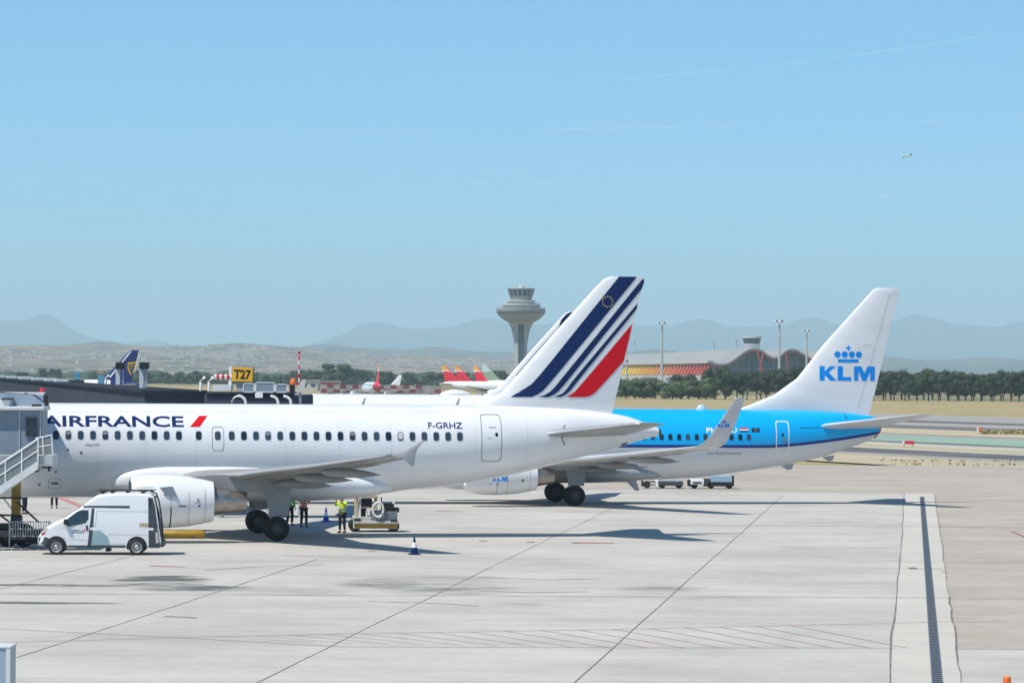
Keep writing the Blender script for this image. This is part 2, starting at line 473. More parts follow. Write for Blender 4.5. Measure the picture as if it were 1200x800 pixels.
def make_white_airliner(p, label, full=True, alt=False):
    root = empty('airliner', p.o, p.th, label, 'airliner')
    surf = fus_surf(A_TAB)
    fus = fuselage('fuselage', A_TAB, ['white_paint', 'dark_metal'], root)
    m = MB(); m.lathe([(0, .01), (0, .15), (.06, .155), (.10, .13), (.02, .10)], (33.84, 0, 4.71), 'X', 20)
    m.build('exhaust_outlet', 'black', root)
    # belly fairing
    rs = []; n = 44
    tabf = [(8.9,2.75,2.35,.9),(9.3,3.05,1.95,1.75),(10.2,3.35,1.66,2.06),(11.6,3.5,1.58,2.14),(14,3.5,1.56,2.16),(17,3.3,1.58,2.14),(19,3.1,1.62,2.06),(20.4,2.8,1.74,1.80),(21.2,2.55,1.92,1.35),(21.6,2.35,2.1,.9)]
    s = 8.9
    while s <= 21.61:
        zt, zb, hw = interp(tabf, s); zc, hh = (zt+zb)/2, (zt-zb)/2; ring = []
        for k in range(n):
            a = 2*math.pi*k/n; c, q = math.cos(a), math.sin(a)
            ring.append((s, hw*math.copysign(abs(q)**.72, q), zc+hh*math.copysign(abs(c)**.85, c)))
        rs.append(ring); s += .3175
    mb = MB(); mb.rings(rs); mb.build('belly_fairing', 'white_paint', root, smooth=50)
    for sg in (0, 1):
        ws = mirror(A_WING) if sg else A_WING; k = 1 if sg else -1
        w = loft_wing('wing', ws, ['wing_grey', 'slat_metal'], root); wing_lines(w, ws, 15.5)
        tip = MB()
        tip.prism([(19.2, 4.0), (19.7, 4.12), (20.50, 4.60), (20.58, 4.60), (20.27, 4.24), (20.20, 4.0), (20.18, 3.80), (20.12, 3.56), (20.04, 3.56), (19.7, 3.86)], 'Y', k*17.03, k*17.09)
        tip.build('wingtip_fence', 'fence_grey', w, bevel=.015)
        for yy, st, zz in ((5.0, 18.6, 2.46), (8.4, 19.0, 2.80), (11.6, 19.75, 3.12)):
            fairing('flap_fairing', w, st-2.7, st-.15, k*yy, zz+.06, zz-.06, .13, .20)
        fl = MB(); fl.add([(17.2, k*2.1, 2.37), (18.25, k*2.1, 2.30), (18.3, k*6.3, 2.74), (17.3, k*6.3, 2.80)], [(0,1,2,3)])
        fl.add([(11.75, k*2.2, 2.36), (11.8, k*2.2, 2.36)], [])
        prof = [(0,.98),(.06,1.03),(.35,1.10),(.9,1.14),(1.6,1.14),(2.5,1.06),(3.2,.93),(3.5,.86)]
        core = [(2.6,.62),(3.5,.62),(4.2,.53),(4.95,.43),(4.93,.39),(4.3,.42)]
        e = engine(root, 9.65, k*5.75, 1.76, prof, 1.0, core, ['white_paint', 'lip_metal', 'dark_metal'], strake=(1.15, .62) if not sg else None)
        py = MB()
        def sec(z, a, b, w):
            return [(a, k*5.75, z), (a+.5, k*5.75-w, z), (b-.8, k*5.75-w, z), (b, k*5.75, z), (b-.8, k*5.75+w, z), (a+.5, k*5.75+w, z)]
        py.rings([sec(2.15, 12.0, 15.9, .16), sec(2.42, 11.4, 15.7, .18), sec(2.72, 10.8, 15.6, .18), sec(2.9, 13.0, 15.4, .16)])
        py.build('pylon', 'wing_grey', w)
        if not sg:
            ns = nac_surf(9.65, k*5.75, 1.76, prof)
            lines = []
            for a0, z0, z1 in ((11.28, .72, 2.3), (12.05, .85, 2.2), (12.75, .95, 2.3)):
                lines.append([(a0, z0), (a0+.022, z0), (a0+.022, z1), (a0, z1)])
            decal('panel_lines', poly_bm(lines), ns, 'panel_line', e, (.1, .08), .004)
            decal('drain_mark', poly_bm([[(11.27, .66), (11.32, .66), (11.32, 1.5), (11.27, 1.6)]]), ns, 'black', e, (.1, .08), .007)
            decal('placard', poly_bm([[(11.6, 1.55), (11.95, 1.55), (11.95, 1.62), (11.6, 1.62)], disc_poly(12.45, 1.85, .05, .05), disc_poly(12.5, 1.6, .06, .05), [(12.3,1.72),(12.55,1.72),(12.55,1.75),(12.3,1.75)]]), ns, 'door_line', e, (.1, .08), .006)
        main_gear(root, 16.1, k*3.8, 2.5, .525, .37, .90)
        loft_wing('tailplane', mirror(A_STAB) if sg else A_STAB, ['wing_grey', 'slat_metal'], root)
    nose_gear(root, 5.07, 2.0, .38, .22)
    # wing well between the near flap and the gear: open dark bay
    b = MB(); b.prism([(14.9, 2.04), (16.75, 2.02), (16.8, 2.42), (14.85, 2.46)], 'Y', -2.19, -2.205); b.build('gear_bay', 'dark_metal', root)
    fin = loft_wing('fin', A_FIN, ['white_paint', 'white_paint'], root, vertical=True)
    fs = fin_surf(A_FIN)
    if not alt:
        Z7 = lambda pts: [local_hit(p, 560+a/4.209, 300+b/4.209, -.12) for a, b in pts]
        decal('navy_stripe', poly_bm([Z7([(697,101),(650,160),(560,270),(460,394),(360,518),(300,590),(262,632),(232,660),(200,680),(160,694),(262,694),(292,682),(318,664),(350,628),(420,545),(520,424),(620,303),(720,182),(786,102)])]), fs, 'navy', fin, (.25, .1), .015)
        decal('navy_stripe', poly_bm([Z7([(814,114),(760,178),(660,300),(560,422),(460,544),(400,617),(378,645),(352,670),(324,686),(294,695),(345,695),(370,685),(398,664),(432,624),(520,516),(620,392),(720,270),(812,160),(822,132),(823,114)])]), fs, 'navy', fin, (.25, .1), .015)
        decal('navy_stripe', poly_bm([Z7([(791,232),(700,338),(600,456),(510,562),(460,622),(442,648),(416,677),(374,695),(406,695),(430,684),(455,662),(482,628),(560,532),(660,412),(760,292),(787,258)])]), fs, 'navy', fin, (.25, .1), .015)
        Lr = [(765,332),(720,385),(650,468),(580,550),(500,642),(476,670),(436,695)]; Rr = [(745,420),(721,518),(660,586),(612,638),(580,672),(556,688),(530,695)]
        decal('red_stripe', poly_bm([Z7([Lr[q_], Lr[q_+1], Rr[q_+1], Rr[q_]]) for q_ in range(6)]), fs, 'red', fin, (.25, .15), .015)
        c = local_hit(p, 711.8, 353.4, -.12); stars = []
        for i in range(12):
            a = math.pi*i/6; cx, cz = c[0]+.235*math.sin(a), c[1]+.235*math.cos(a)
            stars.append([(cx+(.042 if j % 2 == 0 else .018)*math.sin(math.pi*j/5), cz+(.042 if j % 2 == 0 else .018)*math.cos(math.pi*j/5)) for j in range(10)])
        decal('star_circle', poly_bm(stars), fs, 'star_gold', fin, (1, 1), .024)
    else:
        def LE(z):
            for A, B in zip(A_FIN, A_FIN[1:]):
                if A[0][1] <= z <= B[0][1]: return A[1]+(B[1]-A[1])*(z-A[0][1])/(B[0][1]-A[0][1])
            return A_FIN[-1][1]
        zs_ = [7.2, 8.0, 9.0, 10.0, 10.6]; a = [(LE(z)+.42, z) for z in zs_] + [(LE(11.1)+.14, 11.1), (LE(11.5)+.10, 11.5), (LE(11.65)+.15, 11.65)]
        bq = [(33.0, 11.65), (32.9, 11.3)] + [(LE(z)+1.9, z) for z in (10.0, 9.0, 8.0, 7.2)]
        decal('navy_stripe', poly_bm([a+bq]), fs, 'navy', fin, (.25, .1), .015)
        # long flat antenna radome on the crown
        r = MB(); rs = []
        for i in range(15):
            t = i/14; k = max(.02, math.sin(math.pi*t)**.55)
            rs.append([(22.4+2.3*t, math.cos(2*math.pi*j/16)*.5*k, 5.8+max(-.1, math.sin(2*math.pi*j/16))*.42*k) for j in range(16)])
        r.rings(rs); r.build('radome', 'white_paint', root, smooth=60)
        decal('red_stripe', poly_bm([[(31.2, 7.6), (32.4, 9.2), (32.2, 7.9), (30.6, 5.9), (29.8, 5.9)]]), fs, 'red', fin, (.25, .15), .015)
    for px in ((425.5, 536) if not alt else (400, 560)):
        s0 = local_hit(p, px, 468, 0)[0]
        b = MB(); b.prism([(s0-.10, 5.84), (s0+.06, 6.18), (s0+.12, 6.18), (s0+.06, 5.84)], 'Y', -.015, .015); b.build('antenna', 'door_paint', root)
    if not full: return root
    # windows, each a part
    win = []
    sA, zA = side_px(p, surf, 94.6, 510.4)
    s = sA
    while s > 6.2: s -= .5334
    while s < side_px(p, surf, 214, 510.5)[0]: win.append(s); s += .5334
    win += [side_px(p, surf, 232.9, 510.5)[0], side_px(p, surf, 255.2, 510.6)[0]]
    s, e = side_px(p, surf, 271.6, 511)[0], side_px(p, surf, 539, 512)[0]
    stp = (e-s)/19
    for i in range(20): win.append(s+i*stp)
    ws = MB(); base = None
    frame_me = None
    for i, s in enumerate(win):
        blind = abs(s - side_px(p, surf, 469.6, 512)[0]) < .2
        z = 4.49
        if s > 20:
            o = decal('window', poly_bm([disc_poly(s, z, .128, .19, 20, 3.2)]), surf, 'window_glass', root, (1, .06), .010)
            decal('rim', poly_bm(ring_poly(s, z, .158, .222, .03, 20, 3.2)), surf, 'panel_soft', o, (1, .1), .007)
            if blind: decal('blind', poly_bm([disc_poly(s, z+.02, .105, .15, 16, 3)]), surf, 'blind', o, (1, .1), .016)
            continue
        if frame_me is None:
            o = decal('window', poly_bm([disc_poly(0, z, .128, .19, 20, 3.2)]), lambda a, b, off: surf(a+12, b, off) - Vector((12, 0, 0)), 'window_glass', root, (1, .06), .008)
            frame_me = o.data
            o2 = decal('rim', poly_bm(ring_poly(0, z, .158, .222, .03, 20, 3.2)), lambda a, b, off: surf(a+12, b, off) - Vector((12, 0, 0)), 'panel_soft', o, (1, .1), .005)
            rim_me = o2.data
        else:
            o = bpy.data.objects.new('window', frame_me); C.objects.link(o); o.parent = root
            o2 = bpy.data.objects.new('rim', rim_me); C.objects.link(o2); o2.parent = o
        o.location = (s, fus_section(A_TAB, 12)[2]-fus_section(A_TAB, s)[2], 0)
        if i in (2, 5, 17, 24): decal('blind', poly_bm([[(-.10, z+.03), (.10, z+.03), (.085, z+.15), (-.085, z+.15)]]), lambda a, b, off: surf(a+12, b, off) - Vector((12, 0, 0)), 'blind_shade', o, (1, .1), .014)
        if blind:
            decal('blind', poly_bm([disc_poly(0, z+.02, .105, .15, 16, 3)]), lambda a, b, off: surf(a+12, b, off) - Vector((12, 0, 0)), 'blind', o, (1, .1), .014)
    # doors
    s, z = side_px(p, surf, 255.5, 514)
    decal('emergency_exit', poly_bm(ring_poly(s, z, .265, .53, .022, 32, 5)), surf, 'door_line', root, (.5, .1), .006)
    s, z = side_px(p, surf, 576.3, 513); 
    d = decal('rear_door', poly_bm(ring_poly(s, z, .47, 1.05, .028, 36, 9)), surf, 'door_line', root, (.5, .1), .006)
    hs, hz = side_px(p, surf, 582, 509)
    decal('door_window', poly_bm([disc_poly(hs, hz, .07, .09)]), surf, 'glass_dark', d, (.5, .1), .008)
    decal('handle', poly_bm([[(s-.12, z+.45), (s+.2, z+.45), (s+.2, z+.48), (s-.12, z+.48)], [(s-.2, z-.02), (s-.02, z-.02), (s-.02, z+.0), (s-.2, z+.0)]]), surf, 'door_line', d, (.5, .1), .008)
    s5 = 5.02
    decal('front_door', poly_bm(ring_poly(s5, 4.35, .43, .95, .03, 36, 9)), surf, 'door_line', root, (.5, .1), .006)
    # writing
    P = lambda x, y: side_px(p, surf, x, y)
    a, b = P(49.5, 499.6), P(214.8, 487.3)
    decal('airline_name', text_bm('AIRFRANCE', a[0], b[0], a[1], b[1]-.005, bold=.022, space=1.0), surf, 'af_blue', root, (.6, .06), .008)
    decal('red_accent', poly_bm([[P(222.5, 500), P(234, 500), P(243, 487), P(233.5, 487)]]), surf, 'red', root, (.2, .06), .008)
    a, b = P(502, 502), P(541.5, 494.8)
    decal('registration', text_bm('F-GRHZ', a[0], b[0], a[1], b[1], bold=.014), surf, 'af_blue', root, (.6, .06), .008)
    a, b = P(99.5, 522.4), P(116.5, 519.4)
    decal('type_lettering', text_bm('Airbus A319', a[0], b[0], a[1], b[1], bold=.01), surf, 'door_line', root, (.6, .06), .008)
    # panels and ports under the nose
    pn = []
    for x, y, w, h in ((64, 566, .30, .20),):
        s, z = P(x, y); pn += ring_poly(s, z, w*.9, h*1.1, .02, 24, 9)
    decal('service_panel', poly_bm(pn), surf, 'panel_line', root, (.5, .08), .006)
    dots = []
    for x, y, r, q in ((64, 566, .17, .06), (46, 567.5, .07, .05), (95, 530, .06, .06), (79.5, 526.5, .05, .05), (65.5, 552.5, .05, .05)):
        s, z = P(x, y); dots.append(disc_poly(s, z, r, q, 14, 3))
    decal('port', poly_bm(dots), surf, 'door_line', root, (.5, .08), .009)
    tl = []
    for pts in ([(568, 480.5), (592, 483.8)],):
        (x0, y0), (x1, y1) = pts; a, b = P(x0, y0), P(x1, y1); tl.append([(a[0], a[1]), (b[0], b[1]), (b[0], b[1]+.02), (a[0], a[1]+.02)])
    for x in (112, 168, 226, 330, 392, 452, 551, 612):
        a, b = P(x, 474), P(x, 556 if x < 560 else 548); tl.append([(a[0], b[1]), (a[0]+.012, b[1]), (a[0]+.012, a[1]), (a[0], a[1])])
    for y in (483, 534, 551):
        for i in range(22):
            x0_, x1_ = 68+i*21, 68+(i+1)*21
            if x1_ > 545: break
            a, b = P(x0_, y), P(x1_, y); tl.append([(a[0], a[1]), (b[0], b[1]), (b[0], b[1]+.010), (a[0], a[1]+.010)])
    decal('skin_joint', poly_bm(tl), surf, 'panel_soft', root, (.5, .1), .004)
    # tailplane seal and outflow vent
    tv = [[P(727.5, 522.5), P(735, 519.5), P(735.5, 517.5), P(728.5, 520)]]
    decal('vent', poly_bm(tv), surf, 'black', root, (.5, .08), .008)
    sl = []
    for pts in ([(661.5,497.5),(660,501),(659,505.5),(660.2,505.5),(661.2,501),(662.6,497.5)], [(657.5,511),(658.5,516),(661,521.5),(662.4,521.3),(660,516),(659.2,511)]):
        sl.append([P(x, y) for x, y in pts])
    decal('tail_seal', poly_bm(sl), surf, 'door_line', root, (.3, .08), .008)
    return root
pr('panel_soft', (0.58, 0.60, 0.63), 0.5)
pr('blind_shade', (.20, .21, .22), .6)
pr('fence_grey', (.40, .41, .42), .42)
pr('star_gold', (0.75, 0.55, 0.12), 0.5)

PA = plane_frame((325, 633.5), 16.1, 4.3, R(10))
def fin_from_px(p, le, te_top, te_bot, base, tcap):
    t0, t1 = local_hit(p, *te_top, -.1), local_hit(p, *te_bot, -.1)
    TE = lambda z: t1[0]+(t0[0]-t1[0])*(z-t1[1])/(t0[1]-t1[1])
    out = [((0, z), s, TE(z)-s, t) for z, s, t in base]
    for (x, y), t in le[::-1]:
        s, z = local_hit(p, x, y, -.15)
        if z > out[-1][0][1]+.05: out.append(((0, z), s, TE(z)-s, t))
    fine = []
    for A, B in zip(out, out[1:]):
        n = max(1, int((B[0][1]-A[0][1])/.12)) if B[0][1] < 8 else 4
        for i in range(n):
            u = i/n; c = A[2]+(B[2]-A[2])*u
            th = (A[3]*A[2]*(1-u)+B[3]*B[2]*u)/c
            fine.append(((0, A[0][1]+(B[0][1]-A[0][1])*u), A[1]+(B[1]-A[1])*u, c, th))
    return fine + [out[-1]]
sB, zB = local_hit(PA, 588, 460, -.15)
A_FIN = fin_from_px(PA, [((724, 323.2), .05), ((716, 323.8), .075), ((709, 326.5), .09), ((700, 335), .098), ((675, 362.5), .10), ((650, 390), .10), ((620, 424), .10), ((600, 447), .095), ((588, 460), .09)],
                    (756, 323), (718, 483), [(5.2, sB-1.9, .06), (5.75, sB-1.5, .06), (5.95, sB-.85, .075)], 0)
airA = make_white_airliner(PA, 'nearest white airliner, its fin striped in navy and red, with a van beside its engine')
# the third one stands two stands further
PC = Plane(); PC.th = R(10); PC.c, PC.s = math.cos(PC.th), math.sin(PC.th)
tp = at(704.5, 480, 255.5); tp.z = 0
PC.o = Vector((tp.x - 33.84*PC.c, tp.y - 33.84*PC.s, 0))
airC = make_white_airliner(PC, 'farthest white airliner, only its crown and navy fin tip showing behind the striped fin', full=False, alt=True)

# ------------------------------------------------------------------ the blue airliner
K_TAB = [(0,3.15,3.02,.05),(.4,3.7,2.5,.5),(1.4,4.25,1.95,1.02),(3,4.95,1.52,1.5),(4.5,5.27,1.38,1.8),(6,5.35,1.34,1.88),(23.6,5.35,1.34,1.88),
         (27.1,5.35,1.47,1.86),(29.7,5.35,1.80,1.74),(31.5,5.34,2.05,1.55),(32.75,5.33,2.26,1.38),(34.8,5.27,2.72,1.02),(36.2,5.17,3.2,.68),(37.2,5.05,3.55,.42),(37.7,4.97,3.8,.30),(38.0,4.72,4.1,.16)]
def klm_skin():
    m = bpy.data.materials.new('blue_white_paint'); m.use_nodes = True; nt = m.node_tree; N = nt.nodes; L = nt.links
    b = N['Principled BSDF']; b.inputs['Roughness'].default_value = .35; b.inputs['Coat Weight'].default_value = .08; b.inputs['Specular IOR Level'].default_value = .3; b.inputs['Coat Roughness'].default_value = .12
    tc = N.new('ShaderNodeTexCoord'); sp = N.new('ShaderNodeSeparateXYZ'); L.new(tc.outputs['Object'], sp.inputs[0])
    def mth(op, a, bb):
        q = N.new('ShaderNodeMath'); q.operation = op
        for i, v in enumerate((a, bb)):
            if isinstance(v, (int, float)): q.inputs[i].default_value = v
            else: L.new(v, q.inputs[i])
        return q.outputs[0]
    rise = mth('MULTIPLY', mth('POWER', mth('MAXIMUM', mth('SUBTRACT', sp.outputs['X'], 31.0), 0.0), 1.4), .052)
    h = mth('SUBTRACT', mth('SUBTRACT', sp.outputs['Z'], 3.20), rise)
    up = mth('GREATER_THAN', h, .17); mid = mth('GREATER_THAN', h, 0.0)
    m1 = N.new('ShaderNodeMix'); m1.data_type = 'RGBA'; m1.inputs['A'].default_value = rgb(.62, .63, .64); m1.inputs['B'].default_value = rgb(.006, .035, .22); L.new(mid, m1.inputs['Factor'])
    m2 = N.new('ShaderNodeMix'); m2.data_type = 'RGBA'; m2.inputs['B'].default_value = rgb(.0, .40, .82); L.new(up, m2.inputs['Factor']); L.new(m1.outputs['Result'], m2.inputs['A'])
    L.new(m2.outputs['Result'], b.inputs['Base Color'])
    MATS['blue_white_paint'] = m
klm_skin()
K_WING = [((-1.2,2.0),13.9,7.9,.13),((-1.9,2.08),14.4,7.2,.13),((-4.6,2.35),17.0,4.6,.12),((-5.9,2.48),17.7,4.0,.11),((-11.5,3.02),20.75,2.75,.11),((-16.4,3.50),23.2,1.42,.10),
          ((-16.9,3.58),23.42,1.30,.09,R(18)),((-17.25,3.78),23.68,1.18,.08,R(42)),((-17.45,4.12),23.95,1.06,.08,R(62)),((-17.62,4.8),24.38,.92,.08,R(76)),((-17.9,6.05),25.15,.55,.07,R(78)),((-17.92,6.14),25.25,.35,.04,R(78))]
K_STAB = [((-.4,4.35),33.9,4.0,.10),((-1.0,4.43),34.25,3.65,.10),((-6.8,5.15),37.95,1.25,.08),((-7.05,5.18),38.2,.9,.05)]
K_FIN = [((0,5.0),29.2,8.1,.035),((0,5.35),29.6,7.85,.045),((0,5.6),30.3,7.2,.055),((0,6.2),31.75,5.92,.075),((0,7.15),33.1,4.8,.09),((0,9.04),34.6,3.76,.10),((0,12.1),37.42,1.68,.10),((0,12.3),37.62,1.52,.08),((0,12.38),37.85,1.3,.04)]
PK = plane_frame((674, 592), 19.6, 3.2, R(10))
def klm_letters(x0, x1, z0, z1):
    """heavy block letters"""
    W = x1-x0; Hh = z1-z0
    def T(px, pz): return (x0+px/263*W, z0+pz/65*Hh)
    K = [[(0,0),(24,0),(24,65),(0,65)], [(24,32),(48,65),(77,65),(45,30),(24,24)][:5], [(24,26),(38,36),(45,30),(79,0),(48,0),(27,22)]]
    K = [[(0,0),(24,0),(24,65),(0,65)], [(24,26),(42,38),(77,65),(48,65),(24,40)], [(24,26),(50,0),(81,0),(42,38)]]
    Lt = [[(85,0),(150,0),(150,17),(85,17)], [(85,17),(110,17),(110,65),(85,65)]]
    Mm = [[(163,0),(184,0),(184,44),(163,65)], [(163,65),(184,44),(203,0),(222,0),(214,34),(198,65)], [(222,0),(241,44),(263,65),(228,65),(214,34)], [(241,0),(263,0),(263,65),(241,44)]]
    return [[T(a, b) for a, b in q] for q in K+Lt+Mm]
def klm_crown(cx, z, k):
    """four discs, a bar and a cross; k metres per px of the enlarged picture"""
    out = [[(cx-49*k, z), (cx+49*k, z), (cx+49*k, z+15*k), (cx-49*k, z+15*k)]]
    for dx in (-51, -17.5, 16.5, 50): out.append(disc_poly(cx+dx*k, z+36*k, 15*k, 15*k, 18))
    out.append([(cx-3*k, z+53*k), (cx+3*k, z+53*k), (cx+3.5*k, z+77*k), (cx-3.5*k, z+77*k)])
    out.append([(cx-11*k, z+62*k), (cx+11*k, z+62*k), (cx+11*k, z+69*k), (cx-11*k, z+69*k)])
    return out
def make_blue_airliner(p):
    root = empty('airliner', p.o, p.th, 'blue airliner with a white fin carrying a blue crown, parked beyond the striped white airliner', 'airliner')
    surf = fus_surf(K_TAB); fuselage('fuselage', K_TAB, ['blue_white_paint'], root)
    m = MB(); m.lathe([(-.25, .19), (0, .17), (.07, .14), (.02, .10), (.0, .01)], (38.0, 0, 4.42), 'X', 18); m.build('exhaust_outlet', 'dark_metal', root)
    m = MB(); m.prism([(37.72, 3.72), (38.05, 4.12), (38.12, 4.45), (38.02, 4.45), (37.9, 4.1), (37.65, 3.8)], 'Y', -.05, .05); m.build('tail_trim', 'red', root)
    tabf = [(12.6,2.2,1.55,1.0),(13.4,2.5,1.32,1.6),(15,2.75,1.2,1.95),(18,2.8,1.16,2.0),(21,2.6,1.18,1.98),(23,2.3,1.25,1.75),(24.6,2.0,1.42,1.2),(25.2,1.8,1.55,.8)]
    rs = []; s = 12.6; n = 40
    while s <= 25.21:
        zt, zb, hw = interp(tabf, s); zc, hh = (zt+zb)/2, (zt-zb)/2
        rs.append([(s, hw*math.copysign(abs(math.sin(2*math.pi*k/n))**.75, math.sin(2*math.pi*k/n)), zc+hh*math.copysign(abs(math.cos(2*math.pi*k/n))**.85, math.cos(2*math.pi*k/n))) for k in range(n)]); s += .315
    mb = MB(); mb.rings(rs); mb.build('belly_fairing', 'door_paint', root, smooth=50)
    prof = [(0,.80),(.06,.86),(.4,.95),(1.0,1.03),(1.8,1.05),(2.8,.98),(3.6,.84),(3.95,.76)]
    core = [(2.9,.6),(3.9,.6),(4.4,.5),(4.95,.40),(4.92,.36),(4.2,.38)]
    for sg in (0, 1):
        k = 1 if sg else -1
        w = loft_wing('wing', mirror(K_WING) if sg else K_WING, ['wing_pale', 'slat_metal'], root); wing_lines(w, mirror(K_WING) if sg else K_WING, 15.5)
        for yy, st, zz in ((3.9, 22.4, 1.98), (7.2, 22.9, 2.32), (11.0, 23.9, 2.72)):
            fairing('flap_fairing', w, st-3.0, st, k*yy, zz+.06, zz-.08, .14, .20)
        e = engine(root, 13.1, k*4.83, 1.68, prof, .9, core, ['white_paint', 'lip_metal', 'dark_metal'])
        py = MB()
        def sec(z, a, b, w): return [(a, k*4.83, z), (a+.5, k*4.83-w, z), (b-.8, k*4.83-w, z), (b, k*4.83, z), (b-.8, k*4.83+w, z), (a+.5, k*4.83+w, z)]
        py.rings([sec(2.0, 15.4, 19.4, .15), sec(2.35, 14.8, 19.4, .17), sec(2.65, 15.8, 19.2, .15)]); py.build('pylon', 'wing_grey', w)
        main_gear(root, 19.6, k*2.86, 2.1, .555, .36, .78, door=not sg)
        loft_wing('tailplane', mirror(K_STAB) if sg else K_STAB, ['wing_pale', 'slat_metal'], root)
        if not sg:
            ns = nac_surf(13.1, k*4.83, 1.68, prof)
            a = local_hit(p, 577, 563.5, -5.8); b = local_hit(p, 594.5, 558, -5.8)
            decal('airline_name', poly_bm(klm_letters(a[0], b[0], a[1], b[1])), ns, 'sky_blue', e, (.3, .06), .008)
            q = []
            for x, y, r in ((575, 567.2, .04), (583, 567, .06), (613, 563, .08)):
                s0, z0 = local_hit(p, x, y, -5.8); q.append(disc_poly(s0, z0, r, r, 12))
            s0, z0 = local_hit(p, 583, 572, -5.8); q.append([(s0-.01, z0-.3), (s0+.015, z0-.3), (s0+.015, z0+.25), (s0-.01, z0+.25)])
            for x in (595, 622):
                s0, z0 = local_hit(p, x, 572, -5.8); q.append([(s0, .75), (s0+.015, .75), (s0+.015, 2.3), (s0, 2.3)])
            decal('placard', poly_bm(q), ns, 'door_line', e, (.3, .06), .006)
            # crown and letters on the winglet
            def wl(s, z, off):
                t = (z-4.15)/(6.05-4.15); yy = -17.45+(-17.9+17.45)*t
                return Vector((s, yy-.055-off, z))
            a = local_hit(p, 841, 500.5, -17.6); b = local_hit(p, 854.5, 496.5, -17.6)
            dd = klm_letters(a[0], b[0], a[1], b[1]) + klm_crown((a[0]+b[0])/2, b[1]+.04, .0022)
            decal('winglet_logo', poly_bm(dd), wl, 'sky_blue', w, (1, .2), .01)
    nose_gear(root, 4.0, 1.7, .34, .2)
    fin = loft_wing('fin', K_FIN, ['white_paint', 'white_paint'], root, vertical=True)
    fs = fin_surf(K_FIN)
    q = lambda x, y: local_hit(p, 900+x/4, 360+y/4, -.15)
    a, b = q(240, 343), q(503, 277)
    decal('airline_name', poly_bm(klm_letters(a[0], b[0], a[1], b[1])), fs, 'sky_blue', fin, (.3, .3), .01)
    c = q(375.5, 258.5); c2 = q(475.5, 258.5)
    decal('crown', poly_bm(klm_crown(c[0], c[1], (c2[0]-c[0])/100)), fs, 'sky_blue', fin, (.4, .4), .01)
    def fl(pts, w=.03):
        P2 = [local_hit(p, x, y, -.12) for x, y in pts]; out = []
        for (a, b), (c, d) in zip(P2, P2[1:]):
            L = math.hypot(c-a, d-b); nx, nz = -(d-b)/L*w/2, (c-a)/L*w/2
            out.append([(a-nx, b-nz), (c-nx, d-nz), (c+nx, d+nz), (a+nx, b+nz)])
        return out
    decal('rudder_line', poly_bm(fl([(1043, 345), (1006, 478)], .028) + fl([(1043.5, 345), (1052, 342)], .02) + fl([(1012, 405), (1022, 404)], .03)), fs, 'panel_soft', fin, (.4, .4), .006)
    # windows
    e = side_px(p, surf, 877.6, 512.6)[0]; me = None; z = 3.80; i = 0
    s = e
    f0 = lambda a, b, off: surf(a+12, b, off) - Vector((12, 0, 0))
    while s > 5.6:
        if s > 23:
            decal('window', poly_bm([disc_poly(s, z, .125, .175, 18, 3.2)]), surf, 'window_glass', root, (1, .06), .010); s -= .508; continue
        if me is None:
            o = decal('window', poly_bm([disc_poly(0, z, .125, .175, 18, 3.2)]), f0, 'window_glass', root, (1, .06), .008); me = o.data
        else:
            o = bpy.data.objects.new('window', me); C.objects.link(o); o.parent = root
        o.location = (s, fus_section(K_TAB, 12)[2]-fus_section(K_TAB, s)[2], 0)
        s -= .508; i += 1
    a = side_px(p, surf, 908.3, 531.7); b = side_px(p, surf, 923.7, 493)
    d = decal('rear_door', poly_bm(ring_poly((a[0]+b[0])/2, (a[1]+b[1])/2, (b[0]-a[0])/2, (b[1]-a[1])/2, .055, 36, 9)), surf, 'white', root, (.4, .1), .007)
    decal('door_window', poly_bm([disc_poly((a[0]+b[0])/2, (a[1]+b[1])/2+.15, .07, .1), ]), surf, 'glass_dark', d, (.4, .1), .008)
    decal('handle', poly_bm([disc_poly((a[0]+b[0])/2+.1, (a[1]+b[1])/2-.16, .1, .17)]), surf, 'bridge_grey', d, (.4, .1), .008)
    P = lambda x, y: side_px(p, surf, x, y)
    a, b = P(828, 507), P(863.3, 501)
    decal('registration', text_bm('PH-BXU', a[0], b[0], a[1], b[1], bold=.03), surf, 'white', root, (.5, .06), .008)
    a, b = P(829, 533), P(869, 529.6)
    decal('aircraft_motto', text_bm('The Flying Dutchman', a[0], b[0], a[1], b[1], bold=.008, shear=.3), surf, 'door_line', root, (.5, .06), .008)
    a, b = P(867, 506), P(876.7, 501); h = (b[1]-a[1])/3
    for j, mt in enumerate(('af_blue', 'white', 'red')):
        decal('flag_stripe', poly_bm([[(a[0], a[1]+h*j), (b[0], a[1]+h*j), (b[0], a[1]+h*(j+1)), (a[0], a[1]+h*(j+1))]]), surf, mt, root, (.5, .1), .007)
    a, b = P(881, 506.3), P(890, 501.2)
    f = decal('flag', poly_bm([[(a[0], a[1]), (b[0], a[1]), (b[0], b[1]), (a[0], b[1])]]), surf, 'af_blue', root, (.5, .1), .007)
    cx, cz = (a[0]+b[0])/2, (a[1]+b[1])/2
    decal('star_circle', poly_bm([disc_poly(cx+.08*math.sin(math.pi*i/6), cz+.08*math.cos(math.pi*i/6), .014, .014, 6) for i in range(12)]), surf, 'star_gold', f, (1, .1), .011)
    a, b = P(886, 500.5), P(914, 500.5)
    decal('skin_joint', poly_bm([[P(937, 501), P(962, 500.5), P(962, 501), P(937, 501.6)], [P(988, 484.5), P(989, 484.5), P(993, 491.5), P(992, 491.5)]]), surf, 'af_blue', root, (.5, .1), .007)
    a = MB(); s0 = local_hit(p, 822, 476, 0)[0]
